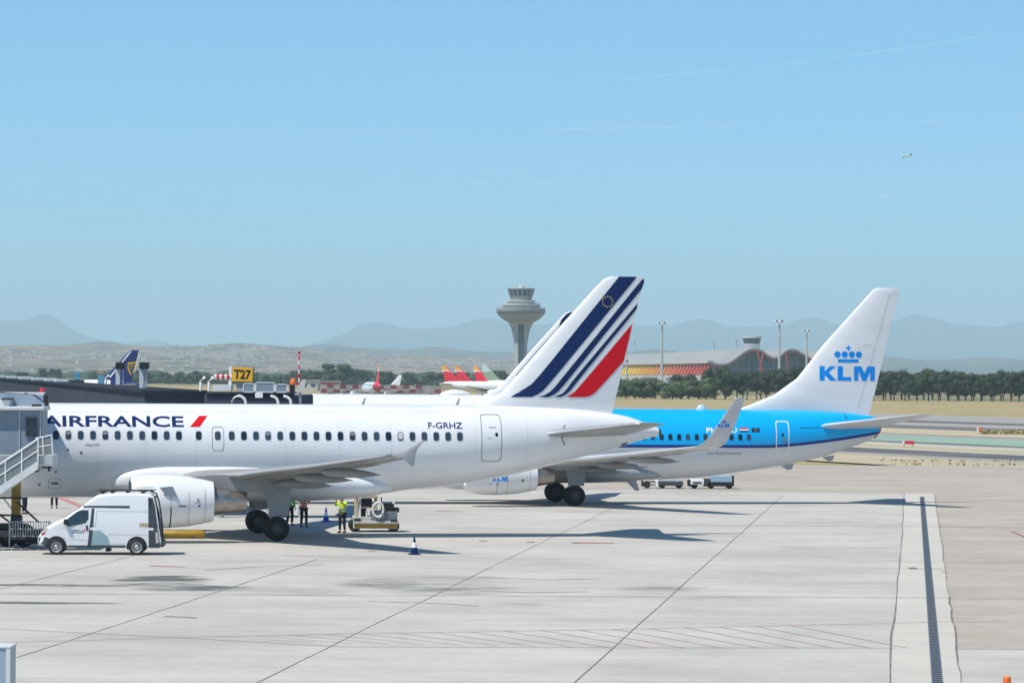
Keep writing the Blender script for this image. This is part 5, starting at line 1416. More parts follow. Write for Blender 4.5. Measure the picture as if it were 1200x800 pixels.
# red and white mast
p = at(350.5, 414.5, 300); k3 = 300/F
rm = empty('striped_mast', (p.x, 300, 0), 0, 'thin red and white banded mast right of the gate sign', 'mast')
m = MB(); z = 0; i = 0; dz = 5.2*k3
while z < p.z-.01:
    z1 = min(p.z, z+dz); r0 = .09-.03*z/p.z; m.lathe([(z, r0), (z1, r0-.01)], (0,0,0), 'Z', 8, i % 2); z = z1; i += 1
m.build('pole', ['white', 'red'], rm)
m = MB(); m.lathe([(0,.10),(.18,.12),(.2,.02)], (0,0,p.z), 'Z', 8); m.tube([(-.25,0,p.z-.1),(.25,0,p.z-.1)], .03, 5); m.build('top_lamp', 'red', rm)

# ================================================================== LEFT BOARDING BRIDGE
Yb = 150.2
jb = empty('boarding_bridge', (at(20, 600, Yb).x, Yb, 0), 0, 'grey boarding bridge with outside stairs and a yellow lift column, at the left edge', 'boarding bridge')
O = jb.location.copy(); kb = Yb/F
def W(x, y, Y=Yb): p = at(x, y, Y); return (p.x-O.x, p.y-O.y, p.z)
def bx(name, x0, x1, y0, y1, Y0, Y1, mat, parent=jb, bevel=.03):
    a = W(x0, y1, Y0); b = W(x1, y0, Y0); m = MB(); m.box(a[0], b[0], Y0-O.y, Y1-O.y, a[2], b[2]); return m.build(name, mat, parent, smooth=0, bevel=bevel)
cabn = bx('cabin', -140, 49.5, 478.5, 533, 150.2, 152, 'bridge_grey')
bx('window', 30, 43, 489, 511, 150.12, 150.3, 'glass_dark', cabn, 0)
for x in (-40, -10, 22, 46.5): a = W(x, 533); b = W(x, 479); m = MB(); m.box(a[0], a[0]+.05, -.03, .02, a[2], b[2]); m.build('seam', 'galv', cabn, smooth=0)
bx('roof', -145, 51, 476.5, 479.5, 149.9, 152.2, 'bridge_light')
bx('floor_beam', -140, 49.5, 533, 541, 150.1, 152, 'galv')
# hood that reaches to the aircraft
m = MB(); a = W(-30, 545, 152); b = W(53, 460, 152)
rs = []
for yy, sh in ((1.8, 0), (5.0, .1), (7.2, .2), (8.0, .3), (9.3, .45)):
    x0, x1 = a[0], b[0]-.02-(yy-1.8)*.128; z0, z1 = a[2], W(0, 462, 154)[2]
    rs.append([(x0, yy, z0), (x1, yy, z0), (x1, yy, z1-.35-sh*.2), (x1-.5, yy, z1-sh*.3), (x0, yy, z1+.12)])
m.rings(rs); m.build('hood', 'hood_blue', jb, smooth=0) 
for i, yy in enumerate((2.4, 3.6, 4.8, 6.0, 7.2)):
    m = MB(); x1 = b[0]+.03-(yy-1.8)*.128; z1 = W(0, 462.5, 154)[2]; z0 = a[2]; pts = [(x1, yy, z0), (x1, yy, z1-.4), (x1-.45, yy, z1-.02), (a[0], yy, z1+.15)]; m.tube(pts, .06, 6); m.build('bellows_rib', 'dark_metal', jb)
a = W(52, 478, 152.5); b = W(57.2, 461.5, 152.5); m = MB(); m.box(a[0], b[0], 2.0, 2.5, a[2], b[2]); m.build('bellows_edge', 'black', jb, smooth=0, bevel=.04)
# roof kit
def rail(pts_, r, mat, name='handrail', parent=jb): m = MB(); m.tube([W(*q) for q in pts_], r, 6); return m.build(name, mat, parent)
bx('roof_fascia', -30, 52.5, 459.5, 462.5, 153.6, 154.0, 'bridge_light')
bx('roof_unit', -10, 11, 468, 476.5, 151, 152.6, 'bridge_light')
bx('roof_unit', 37, 46, 473.5, 476.6, 151, 151.8, 'black', bevel=.02)
bx('roof_unit', 1, 12, 466.2, 468.2, 150.9, 152.7, 'dark_metal', bevel=.02)
bx('roof_panel', -20, 51, 462.5, 477, 153.5, 153.7, 'hood_blue')
bx('vent', 29, 31.5, 460, 465, 153.3, 153.5, 'dark_metal', bevel=0)
m = MB(); c = W(49.5, 460, 153.9); m.lathe([(0,.07),(.06,.11),(.14,.10),(.20,.04),(.21,.01)], c, 'Z', 14, cap=True); m.build('beacon', 'beacon_red', jb)
# platform and stairs
Ys = 148.6
bx('landing', 33, 61, 533, 546, 148.2, 150.1, 'bridge_light')
bx('landing_skirt', 41, 62, 533.5, 544, 148.12, 148.2, 'galv', bevel=0)
st = MB(); top = W(44, 541, Ys); stepx = .27; n = 26
for i in range(n):
    x = top[0]-i*stepx; z = top[2]-i*.185
    if z < 0.1: break
    st.box(x-stepx, x+.03, Ys-.55-O.y, Ys+.55-O.y, z-.05, z)
stairs = st.build('stairs', 'galv', jb, smooth=0)
nst = i
for dy in (-.62, .62):
    m = MB(); a = (top[0]+.1, Ys+dy-O.y, top[2]-.1); b = (top[0]-nst*stepx, Ys+dy-O.y, top[2]-nst*.185-.1)
    m.add([(a[0],a[1]-.03,a[2]-.18),(b[0],b[1]-.03,b[2]-.18),(b[0],b[1]-.03,b[2]+.16),(a[0],a[1]-.03,a[2]+.16),(a[0],a[1]+.03,a[2]-.18),(b[0],b[1]+.03,b[2]-.18),(b[0],b[1]+.03,b[2]+.16),(a[0],a[1]+.03,a[2]+.16)], [(0,1,2,3),(4,5,6,7),(0,1,5,4),(1,2,6,5),(2,3,7,6),(3,0,4,7)])
    m.build('stringer', 'bridge_light', stairs, smooth=0)
    m = MB(); Hh = 1.05
    m.tube([(a[0], a[1], a[2]+Hh), (b[0], b[1], b[2]+Hh)], .035, 6); m.tube([(a[0], a[1], a[2]+.58), (b[0], b[1], b[2]+.58)], .022, 6)
    for i in range(9): t = i/8; m.tube([(a[0]+(b[0]-a[0])*t, a[1], a[2]+(b[2]-a[2])*t), (a[0]+(b[0]-a[0])*t+.25*(0 if i in (0, 8) else 1)*0, a[1], a[2]+(b[2]-a[2])*t+Hh)], .03, 6)
    m.build('handrail', 'white', stairs)
    m = MB(); m.add([(a[0], a[1]+.01, a[2]+.1), (b[0], b[1]+.01, b[2]+.1), (b[0], b[1]+.01, b[2]+1.0), (a[0], a[1]+.01, a[2]+1.0)], [(0,1,2,3)]); m.build('side_mesh', 'mesh_grey', stairs, smooth=0)
# landing rails
for Yr in (148.25, 149.9):
    m = MB(); p0, p1, p2, p3 = W(42, 533, Yr), W(62, 533, Yr), W(60.5, 509.5, Yr), W(42, 513.5, Yr)
    m.tube([p0, p3, p2, (p1[0], p1[1], p1[2])], .035, 6); m.tube([W(51, 533, Yr), W(50, 511.5, Yr)], .03, 6); m.tube([W(42, 524, Yr), W(61, 521, Yr)], .02, 6); m.build('handrail', 'white', jb)
    m = MB(); m.add([W(42.5, 532.5, Yr), W(61.5, 532.5, Yr), W(60, 510.5, Yr), W(42.5, 514.3, Yr)], [(0,1,2,3)]); m.build('side_mesh', 'mesh_grey', jb, smooth=0)
bx('control_box', 30, 43.5, 541, 553, 148.8, 149.8, 'black')
bx('bracket', 45, 60, 544.5, 548.5, 149.2, 149.5, 'dark_metal', bevel=0); bx('bracket', 56, 58.5, 540, 552, 149.2, 149.5, 'dark_metal', bevel=0)
# lift column and wheel carriage
for x0, x1, Y_ in ((13, 23.5, 151.4), (-60, -49.5, 151.4)):
    bx('lift_column', x0, x1, 562, 607, Y_, Y_+.38, 'yellow'); bx('lift_sleeve', x0+2, x1-2, 541, 570, Y_+.08, Y_+.3, 'galv')
    bx('lift_foot', x0-1, x1+1, 605, 632, Y_-.1, Y_+.5, 'dark_metal')
m = MB(); m.box(W(-62, 0, 152)[0], W(26, 0, 152)[0], 1.3, 1.6, .75, .98); m.box(W(-62, 0, 152)[0], W(26, 0, 152)[0], .5, 1.0, .45, .7); m.build('cross_beam', 'dark_metal', jb, smooth=0)
for x in (-56, -40, 8, 27):
    c = W(x, 630, 151.4); cg = MB(); cg.lathe([(-.17,.25),(-.2,.36),(-.17,.47),(0,.49),(.17,.47),(.2,.36),(.17,.25),(-.17,.25)], (c[0], 1.5, .49), 'Y', 24); w_ = cg.build('wheel', 'tyre', jb)
    h_ = MB(); h_.lathe([(-.15,.01),(-.15,.12),(-.1,.26),(.1,.26),(.15,.12),(.15,.01)], (c[0], 1.5, .49), 'Y', 16); h_.build('rim', 'hub_grey', w_)
for pts_ in ([(-30, 583, 151), (26, 583, 151)], [(-30, 602, 151), (26, 604, 151)], [(20, 588, 150.9), (46, 612, 150.9)], [(-20, 588, 150.9), (12, 612, 150.9)], [(22, 560, 151), (13, 545, 150)]):
    rail(pts_, .045, 'dark_metal', 'brace')
cg = MB(); 
for x in range(12, 60, 3): cg.tube([W(x, 628, 149.6), W(x, 611, 149.6)], .018, 5)
for y in (611, 619.5, 628): cg.tube([W(11, y, 149.6), W(59, y, 149.6)], .024, 5)
for Y_ in (149.6, 151.2):
    for x in (11, 59): cg.tube([W(x, 640, Y_), W(x, 611, Y_)], .03, 5)
cg.tube([W(11, 611, 149.6), W(11, 611, 151.2)], .024, 5); cg.tube([W(59, 611, 149.6), W(59, 611, 151.2)], .024, 5)
cg.build('safety_cage', 'galv', jb)
m = MB(); m.tube([W(30, 628, 150.3), W(52, 628, 150.3)], .3, 12); m.box(W(14,0,150)[0], W(50,0,150)[0], .2, .9, .35, .62); m.build('drive_motor', 'dark_metal', jb)

# ================================================================== VAN
pr('van_white', (.76, .77, .78), .3, 0, .06, 1.0, coat=.4); pr('van_dark', (.045, .055, .065), .55); pr('van_glass', (.03, .05, .06), .08); pr('van_teal', (.26, .38, .41), .25)
pr('lamp_red', (.45, .03, .01), .25); pr('lamp_clear', (.55, .5, .45), .15); pr('wheel_silver', (.42, .42, .42), .4, .5)
VG = gp(66, 649.8); VTH = R(2.5)
van = empty('van', (VG.x-.77*math.cos(VTH)-.95*math.sin(VTH)*1, VG.y-.77*math.sin(VTH)+.95*math.cos(VTH), 0), VTH, 'white high roof van with a roof rack and sliding door ajar, before the engine', 'van')
TOPV = [(0,.62),(.03,.70),(.14,.86),(.36,1.08),(.72,1.29),(1.04,1.45),(1.38,1.68),(1.72,1.89),(1.90,2.02),(2.17,2.24),(2.44,2.38),(2.8,2.44),(3.6,2.46),(4.43,2.43),(4.58,2.34),(4.68,2.0),(4.78,1.4),(4.86,.9),(4.9,.6)]
WV = [(0,.62),(.06,.76),(.25,.88),(.6,.93),(1.0,.95),(4.3,.95),(4.75,.92),(4.9,.88)]
def vhw(x, z):
    w = interp(WV, x)[0]; k_ = max(0, z-1.15)/1.3
    return w*(1-.155*k_**1.4) - (.025 if .98 < z < 1.1 and x > .9 else 0)
def vsurf(x, z, off=0.0): return Vector((x, -vhw(x, z)-off, z))
m = MB(); rs = []; xs = [0,.03,.08,.14,.25,.36,.5,.72,.9,1.04,1.2,1.38,1.55,1.72,1.9,2.05,2.17,2.3,2.44,2.8,3.2,3.6,4.0,4.3,4.43,4.52,4.58,4.63,4.68,4.73,4.78,4.82,4.86,4.9]
for x in xs:
    zt_ = interp(TOPV, x)[0]; zb = .30 if x < 4.85 else .34; r_ = min(.14, (zt_-zb)*.25)
    side = [(vhw(x, zb)*.9, zb), (vhw(x, zb+.08), zb+.08)]
    for u_ in (.15,.3,.42,.52,.6,.7,.8,.9,1.0): z = zb+.08+u_*(zt_-zb-.08-r_); side.append((vhw(x, z), z))
    w0_ = vhw(x, zt_-r_)
    for a in (20, 45, 70, 90): side.append((w0_-r_*(1-math.cos(R(a))), zt_-r_+r_*math.sin(R(a))))
    side.append((w0_*.45, zt_+.02))
    rs.append([(x, -a, b) for a, b in side] + [(x, a, b) for a, b in side[::-1]])
m.rings(rs); m.build('body', 'van_white', van, smooth=35)
def vd(name, polys, mat, parent=van, off=.008): return decal(name, poly_bm(polys), vsurf, mat, parent, (.2, .08), off)
Vp = lambda a, b: (max(0.01, (a-20)/222), max(.29, (672-b)/222))
vd('bumper', [[Vp(*q) for q in ((20,612),(18,540),(46,512),(110,520),(150,545),(128,590),(118,618))]], 'van_dark')
vd('sill', [[Vp(*q) for q in ((285,588),(795,584),(795,612),(300,618))]], 'van_dark')
sd_ = vd('side_window', [[Vp(*q) for q in ((292,425),(262,392),(300,345),(372,290),(410,278),(468,280),(470,352),(448,388),(405,400))]], 'van_glass')
vd('pillar', [[Vp(*q) for q in ((404,402),(410,278),(418,278),(412,400))]], 'van_dark', sd_, .014)
vd('door_gap', [[Vp(*q) for q in ((497,262),(520,262),(512,400),(500,560),(490,600),(462,600),(466,555),(484,400))]], 'van_dark')
vd('teal_pane', [[Vp(*q) for q in ((515,412),(560,440),(640,515),(658,572),(640,584),(500,582),(505,500))]], 'van_teal', off=.016)  # flat teal shape laid on the side behind the door gap
vd('roof_trim', [[Vp(*q) for q in ((420,240),(828,238),(828,260),(425,254))]], 'van_dark')
ln_ = []
for p1_, p2_ in (((540,288),(1010,290)),((540,288),(532,420)),((620,432),(1012,436)),((640,490),(1012,494)),((300,535),(465,545)),((1012,290),(1012,570)),((285,300),(285,300)),((250,510),(290,560)),((665,572),(790,572))):
    (a, b), (c, d) = Vp(*p1_), Vp(*p2_); L_ = math.hypot(c-a, d-b)
    if L_ < .01: continue
    nx, nz = -(d-b)/L_*.006, (c-a)/L_*.006; ln_.append([(a-nx,b-nz),(c-nx,d-nz),(c+nx,d+nz),(a+nx,b+nz)])
vd('panel_crease', ln_, 'panel_line', off=.006)
a = Vp(330, 462); b = Vp(440, 448)
decal('door_lettering', text_bm('AIRFRANCE', a[0], b[0], a[1], b[1], bold=.02), vsurf, 'af_blue', van, (.3, .1), .01)
vd('door_accent', [[Vp(426,462),Vp(436,462),Vp(442,446),Vp(432,446)]], 'red', off=.01); vd('door_line_mark', [[Vp(320,478),Vp(432,478),Vp(432,472),Vp(320,472)]], 'van_dark', off=.01)
for i in range(4): vd('reflector', [[Vp(918+i*22,422),Vp(936+i*22,422),Vp(936+i*22,390),Vp(918+i*22,390)]], 'plate_tan')
vd('indicator', [[Vp(50,488),Vp(62,482),Vp(96,474),Vp(92,490),Vp(60,504)]], 'lamp_red')
vd('headlight', [[Vp(62,480),Vp(100,430),Vp(112,440),Vp(98,473)]], 'lamp_clear')
vd('door_handle', [[Vp(448,420),Vp(456,410),Vp(468,415),Vp(468,455),Vp(456,462),Vp(448,452)]], 'van_dark', off=.02)
vd('rear_corner', [[Vp(*q) for q in ((990,165),(1030,170),(1050,240),(1075,420),(1092,560),(1100,612),(1000,612),(1012,560),(1016,420),(1012,290))]], 'van_dark', off=.01)
vd('tail_lamp', [[Vp(*q) for q in ((1056,470),(1076,470),(1088,560),(1062,570))]], 'lamp_clear', off=.02)
m = MB(); m.add([(4.60, -.72, 2.25), (4.60, .72, 2.25), (4.79, .82, 1.45), (4.79, -.82, 1.45)], [(0,1,2,3)]); m.v = [(x+.06, y, z) for x, y, z in m.v]; m.build('rear_window', 'van_glass', van, smooth=0)
m = MB(); m.rings([[(x+.015, -w_, z), (x+.03, -w_*.5, z), (x+.03, w_*.5, z), (x+.015, w_, z)] for x, w_, z in ((4.60,.76,2.33),(4.68,.80,2.0),(4.78,.88,1.4),(4.86,.90,.9),(4.9,.87,.55),(4.9,.86,.4))], closed=False, cap=False); m.build('rear_door', 'van_dark', van)
m = MB(); m.box(4.86, 5.0, -.9, .9, .32, .56); m.build('rear_bumper', 'van_dark', van, smooth=0, bevel=.04)
m = MB()
for sg2 in (-.78, -.45): m.tube([(4.45, sg2, 2.52), (4.68, sg2, 2.44), (4.80, sg2, 2.1), (4.93, sg2, 1.2), (4.96, sg2, .6)], .022, 6)
for i in range(7): z = .8+i*.25; x = interp([(.6,4.96),(1.2,4.93),(2.1,4.80),(2.44,4.68)], z)[0]; m.tube([(x, -.78, z), (x, -.45, z)], .016, 5)
m.build('ladder', 'black', van)
for cx in (.77, 3.94):
    for sg2 in (-1, 1):
        m = MB(); m.lathe([(-.01,.01),(-.01,.40),(.012,.41),(.012,.01)], (cx, sg2*.952, .34), 'Y', 28); m.v = [(x, y, max(z, .22)) for x, y, z in m.v]; m.build('wheel_arch', 'black', van)
        w_ = MB(); w_.lathe([(-.10,.20),(-.115,.27),(-.09,.31),(.09,.31),(.115,.27),(.10,.20),(-.10,.20)], (cx, sg2*.9, .312), 'Y', 28); ww = w_.build('wheel', 'tyre', van)
        w_ = MB(); w_.lathe([(sg2*.09,.01),(sg2*.11,.06),(sg2*.08,.09),(sg2*.06,.15),(sg2*.105,.19),(sg2*.105,.21)], (cx, sg2*.9, .312), 'Y', 24)
        for q_ in range(10): aa = q_*math.pi/5; w_.box(cx+math.cos(aa)*.125-.012, cx+math.cos(aa)*.125+.012, sg2*.9+sg2*.075, sg2*.9+sg2*.095, .312+math.sin(aa)*.125-.012, .312+math.sin(aa)*.125+.012, 1)
        w_.build('rim', ['wheel_silver', 'black'], ww)
m = MB(); m.add([(.98, -.74, 1.40), (.98, .74, 1.40), (1.70, .68, 1.865), (1.70, -.68, 1.865)], [(0,1,2,3)]); m.v = [(x-.01, y, z+.035) for x, y, z in m.v]; m.build('windscreen', 'van_glass', van, smooth=0)
m = MB(); m.box(1.06, 1.2, -1.13, -.93, 1.2, 1.42); m.build('mirror', 'black', van, bevel=.03)
m = MB(); m.box(1.06, 1.2, .93, 1.13, 1.2, 1.42); m.build('mirror', 'black', van, bevel=.03)
m = MB()
for x in (2.55, 2.95, 3.55, 4.15): m.box(x-.07, x+.07, -.72, -.60, 2.42, 2.52); m.box(x-.07, x+.07, .60, .72, 2.42, 2.52); m.tube([(x, -.7, 2.54), (x, .7, 2.54)], .025, 6)
for y in (-.7, .7): m.tube([(2.35, y, 2.54), (4.6, y, 2.54)], .025, 6)
rk = m.build('roof_rack', 'black', van, smooth=0)
m = MB()
for y in (-.68, .68): m.tube([(3.7, y, 2.55), (3.72, y, 2.66), (4.5, y, 2.66), (4.58, y, 2.55)], .02, 6)
for x in (3.9, 4.15, 4.4): m.tube([(x, -.68, 2.66), (x, .68, 2.66)], .015, 5); m.tube([(x, -.68, 2.55), (x, -.68, 2.66)], .015, 5)
m.build('load_rail', 'white', rk)
m = MB(); m.box(2.68, 2.86, -.5, .5, .12, .32); m.build('side_step', 'black', van, smooth=0)

# ================================================================== GROUND POWER TRACTOR
pr('tractor_white', (.56, .56, .53), .5, 0, .2, 3); pr('tractor_beige', (.55, .46, .32), .5); pr('tractor_grey', (.20, .24, .27), .5, 0, .3, 3)
g0 = gp(418, 623.2); kt = g0.y/F
gt = empty('service_tractor', (g0.x, g0.y, 0), R(4), 'white and grey service tractor with yellow and black hazard stripes under the tail', 'tractor')
def T(x): return (x-418)*kt*8/8
def tz_(y): return (623.2-y)*kt
def tb(name, x0, x1, y0, y1, d0, d1, mat, parent=gt, bevel=.03): m = MB(); m.box(T(380+x0/8), T(380+x1/8), d0, d1, max(.02, tz_(560+y1/8)), tz_(560+y0/8)); return m.build(name, mat, parent, smooth=0, bevel=bevel)
tb('chassis', 270, 690, 400, 472, 0, 1.9, 'tractor_white'); tb('bonnet', 272, 440, 362, 402, .05, 1.8, 'tractor_white'); tb('engine_cover', 440, 685, 312, 402, .05, 1.8, 'tractor_grey')
hz = MB()
for i in range(18):
    x0 = T(380+(288+i*22)/8); w_ = 8/8*kt; z0, z1 = tz_(560+466/8), tz_(560+428/8); hz.add([(x0, -.012, z0), (x0+w_, -.012, z0), (x0+w_+.12, -.012, z1), (x0+.12, -.012, z1)], [(0,1,2,3)])
tb('hazard_board', 285, 690, 426, 468, -.008, .02, 'black', bevel=0); hz.build('hazard_stripes', 'haz_yellow', gt, smooth=0)
for nm, x0, x1, y0, y1, mt in (('cab_post', 290, 318, 170, 365, 'tractor_beige'), ('cab_post', 478, 498, 185, 300, 'tractor_beige'), ('cab_post', 334, 344, 200, 365, 'white')):
    tb(nm, x0, x1, y0, y1, .1, .25, mt); tb(nm, x0, x1, y0, y1, 1.6, 1.75, mt)
tb('cab_roof', 288, 502, 160, 186, 0, 1.85, 'tractor_beige'); tb('grille_box', 348, 448, 196, 268, .2, 1.2, 'black'); tb('grille_frame', 344, 460, 266, 282, .15, 1.25, 'tractor_beige')
tb('seat', 345, 400, 290, 365, .4, 1.2, 'black'); tb('radiator', 560, 655, 235, 315, .2, 1.5, 'black'); tb('lamp_bracket', 655, 705, 278, 320, .3, 1.2, 'dark_metal'); tb('lamp', 640, 662, 225, 250, .2, .5, 'white')
tb('exhaust', 530, 542, 178, 312, .3, .42, 'dark_metal'); tb('vent_panel', 278, 340, 378, 402, -.005, .05, 'dark_metal', bevel=0); tb('vent_panel', 620, 680, 385, 405, -.02, .05, 'dark_metal', bevel=0)
m = MB(); cx, cz = T(380+503/8), tz_(560+295/8); pts = [(cx+math.cos(2*math.pi*i/24)*.24, -.04, cz+math.sin(2*math.pi*i/24)*.33) for i in range(25)]; m.tube(pts, .055, 8); m.tube([(p_[0], .25, p_[2]) for p_ in pts], .055, 8); m.build('hose_reel', 'white', gt)
m = MB(); m.tube([(T(380+398/8), .1, tz_(560+360/8)), (T(380+400/8), .1, tz_(560+300/8))], .05, 6); m.build('steering_column', 'white', gt)
for x in (287, 648):
    for yy in (.18, 1.62):
        m = MB(); c = (T(380+x/8), yy, .285); m.lathe([(-.11,.16),(-.13,.22),(-.10,.28),(.10,.28),(.13,.22),(.11,.16),(-.11,.16)], c, 'Y', 24); w_ = m.build('wheel', 'tyre', gt)
        m = MB(); m.lathe([(-.1,.01),(-.1,.1),(-.06,.17),(.06,.17),(.1,.1),(.1,.01)], c, 'Y', 16); m.build('rim', 'hub_grey', w_)
# two low tugs beyond the blue airliner
def tug(x0, x1, yb, parts, label):
    g = gp(x0, yb); k_ = g.y/F; r = empty('baggage_tug', (g.x, g.y, 0), 0, label, 'baggage tug', 'baggage tugs beyond the blue airliner'); ox = x0
    for nm, a, b, c, d, mt, y0, y1 in parts:
        m = MB(); m.box((a-ox)*k_, (b-ox)*k_, y0, y1, max(.03, (yb-d)*k_), (yb-c)*k_); m.build(nm, mt, r, smooth=0, bevel=.03)
    for x in (x0+.16*(x1-x0)-.02*(x1-x0), x0+.50*(x1-x0), x0+.9*(x1-x0)):
        for yy in (.2, 1.2):
            m = MB(); m.lathe([(-.1,.01),(-.1,.15),(-.1,.22),(.1,.22),(.1,.15),(.1,.01)], ((x-ox)*k_, yy, .22), 'Y', 18); m.build('wheel', 'tyre', r)
Tg = lambda x: 740+x/9.23
Th = lambda y: 550+y/9.23
tug(Tg(105), Tg(560), Th(200), [('drawbar', Tg(125), Tg(300), Th(160), Th(176), 'white', .3, .9), ('front_post', Tg(110), Tg(130), Th(118), Th(185), 'dark_metal', .2, 1.0), ('guard', Tg(150), Tg(280), Th(128), Th(138), 'dark_metal', .2, 1.0), ('front_panel', Tg(262), Tg(292), Th(112), Th(190), 'white', 0, 1.4), ('body', Tg(292), Tg(560), Th(128), Th(172), 'van_dark', 0, 1.4), ('cover', Tg(300), Tg(556), Th(110), Th(130), 'galv', .05, 1.35)], 'low tug with dark body and white front frame, left of the tug carrying a box')
tug(Tg(612), Tg(1108), Th(204), [('body', Tg(640), Tg(785), Th(108), Th(160), 'white', 0, 1.4), ('grille', Tg(665), Tg(760), Th(130), Th(152), 'van_dark', -.02, .1), ('nose', Tg(612), Tg(642), Th(112), Th(180), 'black', .05, 1.35), ('seat', Tg(785), Tg(855), Th(98), Th(180), 'van_dark', .1, 1.2), ('chassis', Tg(850), Tg(1105), Th(132), Th(178), 'black', 0, 1.4), ('load_box', Tg(858), Tg(1090), Th(66), Th(134), 'tug_blue', 0, 1.4), ('rear_post', Tg(1092), Tg(1110), Th(62), Th(165), 'black', 0, 1.4)], 'low tug carrying a pale blue box, beyond the blue airliner')

# ================================================================== CONES, BEAM, FOREGROUND POSTS
def cone(x, y, hpx, label):
    g = gp(x, y); h = hpx*g.y/F; s = h/.75
    r = empty('traffic_cone', (g.x, g.y, 0), R(12), label, 'traffic cone', 'blue and white cones around the tail')
    m = MB(); m.box(-.24*s, .24*s, -.24*s, .24*s, 0, .05*s); m.build('base', 'cone_blue' if x < 450 else 'navy', r, smooth=0, bevel=.015)
    m = MB(); m.lathe([(.05*s,.17*s),(.30*s,.115*s)], (0,0,0), 'Z', 20, 0); m.lathe([(.30*s,.115*s),(.52*s,.068*s)], (0,0,0), 'Z', 20, 1); m.lathe([(.52*s,.068*s),(.74*s,.025*s),(.75*s,.002)], (0,0,0), 'Z', 20, 0); m.build('cone', ['cone_blue' if x < 450 else 'navy', 'white'], r)
cone(382, 611, 17, 'bright blue and white cone between the landing gear and the man in yellow')
cone(485.5, 649.5, 21, 'dark blue and white cone standing alone right of the tractor, nearest to the viewer')
g = gp(178, 630.5); kk = g.y/F
ym = empty('yellow_beam', (g.x, g.y, 0), R(2), 'long low yellow beam lying on the apron under the near engine', 'beam')
m = MB(); rs = []
for a, w_ in ((0,.8),(.06,1),(62*kk-.08,1),(62*kk,.75)): rs.append([(a, .2+math.cos(2*math.pi*j/12)*.2*w_, .19+math.sin(2*math.pi*j/12)*.17*w_) for j in range(12)])
m.rings(rs); m.build('beam', 'yellow', ym)
m = MB(); m.box(.3, .42, .02, .4, 0, .09); m.box(1.7, 1.82, .02, .4, 0, .09); m.build('foot', 'dark_metal', ym, smooth=0)
Y = 60; p = at(12.4, 757, Y)
fp = empty('steel_cabinet', (p.x, Y, 0), 0, 'top of a pale blue grey steel post at the bottom left corner', 'post')
m = MB(); m.box(-.9, -.02, 0, .8, 0, p.z-.03); m.build('body', 'hood_blue', fp, smooth=0, bevel=.01)
m = MB(); m.box(-.92, .0, -.02, .82, p.z-.03, p.z); m.box(-.07, .0, -.015, .02, 0, p.z-.03); m.build('rim', 'bridge_light', fp, smooth=0, bevel=.006)
Y = 78; p = at(1180, 792, Y)
op = empty('marker_post', (p.x, Y, 0), 0, 'orange marker post cut off by the bottom edge at the right', 'marker')
m = MB(); m.lathe([(.06,.10),(p.z-.03,.085),(p.z,.06),(p.z+.001,.01)], (0,0,0), 'Z', 20); m.build('post', 'orange', op)
m = MB(); m.lathe([(0,.2),(.04,.2),(.06,.1)], (0,0,0), 'Z', 20, cap=True); m.build('base', 'black', op)
# airfield marker boards
def board(x, y0, y1, w, label, cols):
    g = gp(x, y1); k_ = g.y/F; h = (y1-y0)*k_; n_ = len(cols); ww = w*k_
    r = empty('marker_board', (g.x, g.y, -.04), 0, label, 'airfield board')
    m = MB()
    for i, c in enumerate(cols): m.box(-ww/2+ww*i/n_, -ww/2+ww*(i+1)/n_, 0, .3, .25, h, c)
    m.build('panel', ['white', 'iberia_red', 'orange', 'joint_tar'], r, smooth=0)
    m = MB(); m.box(-ww*.4, -ww*.32, .1, .2, 0, .26); m.box(ww*.32, ww*.4, .1, .2, 0, .26); m.build('leg', 'galv', r, smooth=0)
board(1064.5, 516, 522.5, 13.5, 'low red board on the airfield right of the blue tail', [0,1,1,1,1,1])
board(1147.5, 500, 508, 5, 'orange and white marker board in the pale verge at the far right', [0,2,2])
board(1035.5, 536, 541, 1.4, 'small black marker peg by the apron edge under the blue tail', [3])
board(1142.5, 531.5, 534.5, 2, 'tiny pale marker on the dark road at the far right', [0])
board(1175, 544.5, 546.5, 3, 'tiny dark marker at the apron edge at the far right', [3])
# tufts of dry weed
rnd = random.Random(2); mb = MB()
for i in range(620):
    if rnd.random() < .88: c = gp(rnd.uniform(1150, 1260), rnd.uniform(506.2, 508.6))
    else: c = gp(rnd.uniform(1030, 1260), rnd.choice([540.5, 544.5])+rnd.uniform(-.7,.9))
    s = rnd.uniform(.12, .4) if c.y < 350 else rnd.uniform(.3, .9)
    for q_ in range(5):
        a = rnd.uniform(0, 6.28); mb.add([(c.x, c.y, -.05), (c.x+math.cos(a)*s*.5, c.y+math.sin(a)*s*.5, s*.5), (c.x+math.cos(a+1)*s*.45, c.y+math.sin(a+1)*s*.45, s*.35)], [(0,1,2)])
tag(mb.build('weeds', 'leaf_dry', smooth=0), 'tufts of dry weed along the verges of the airfield', 'weeds', kind='stuff')

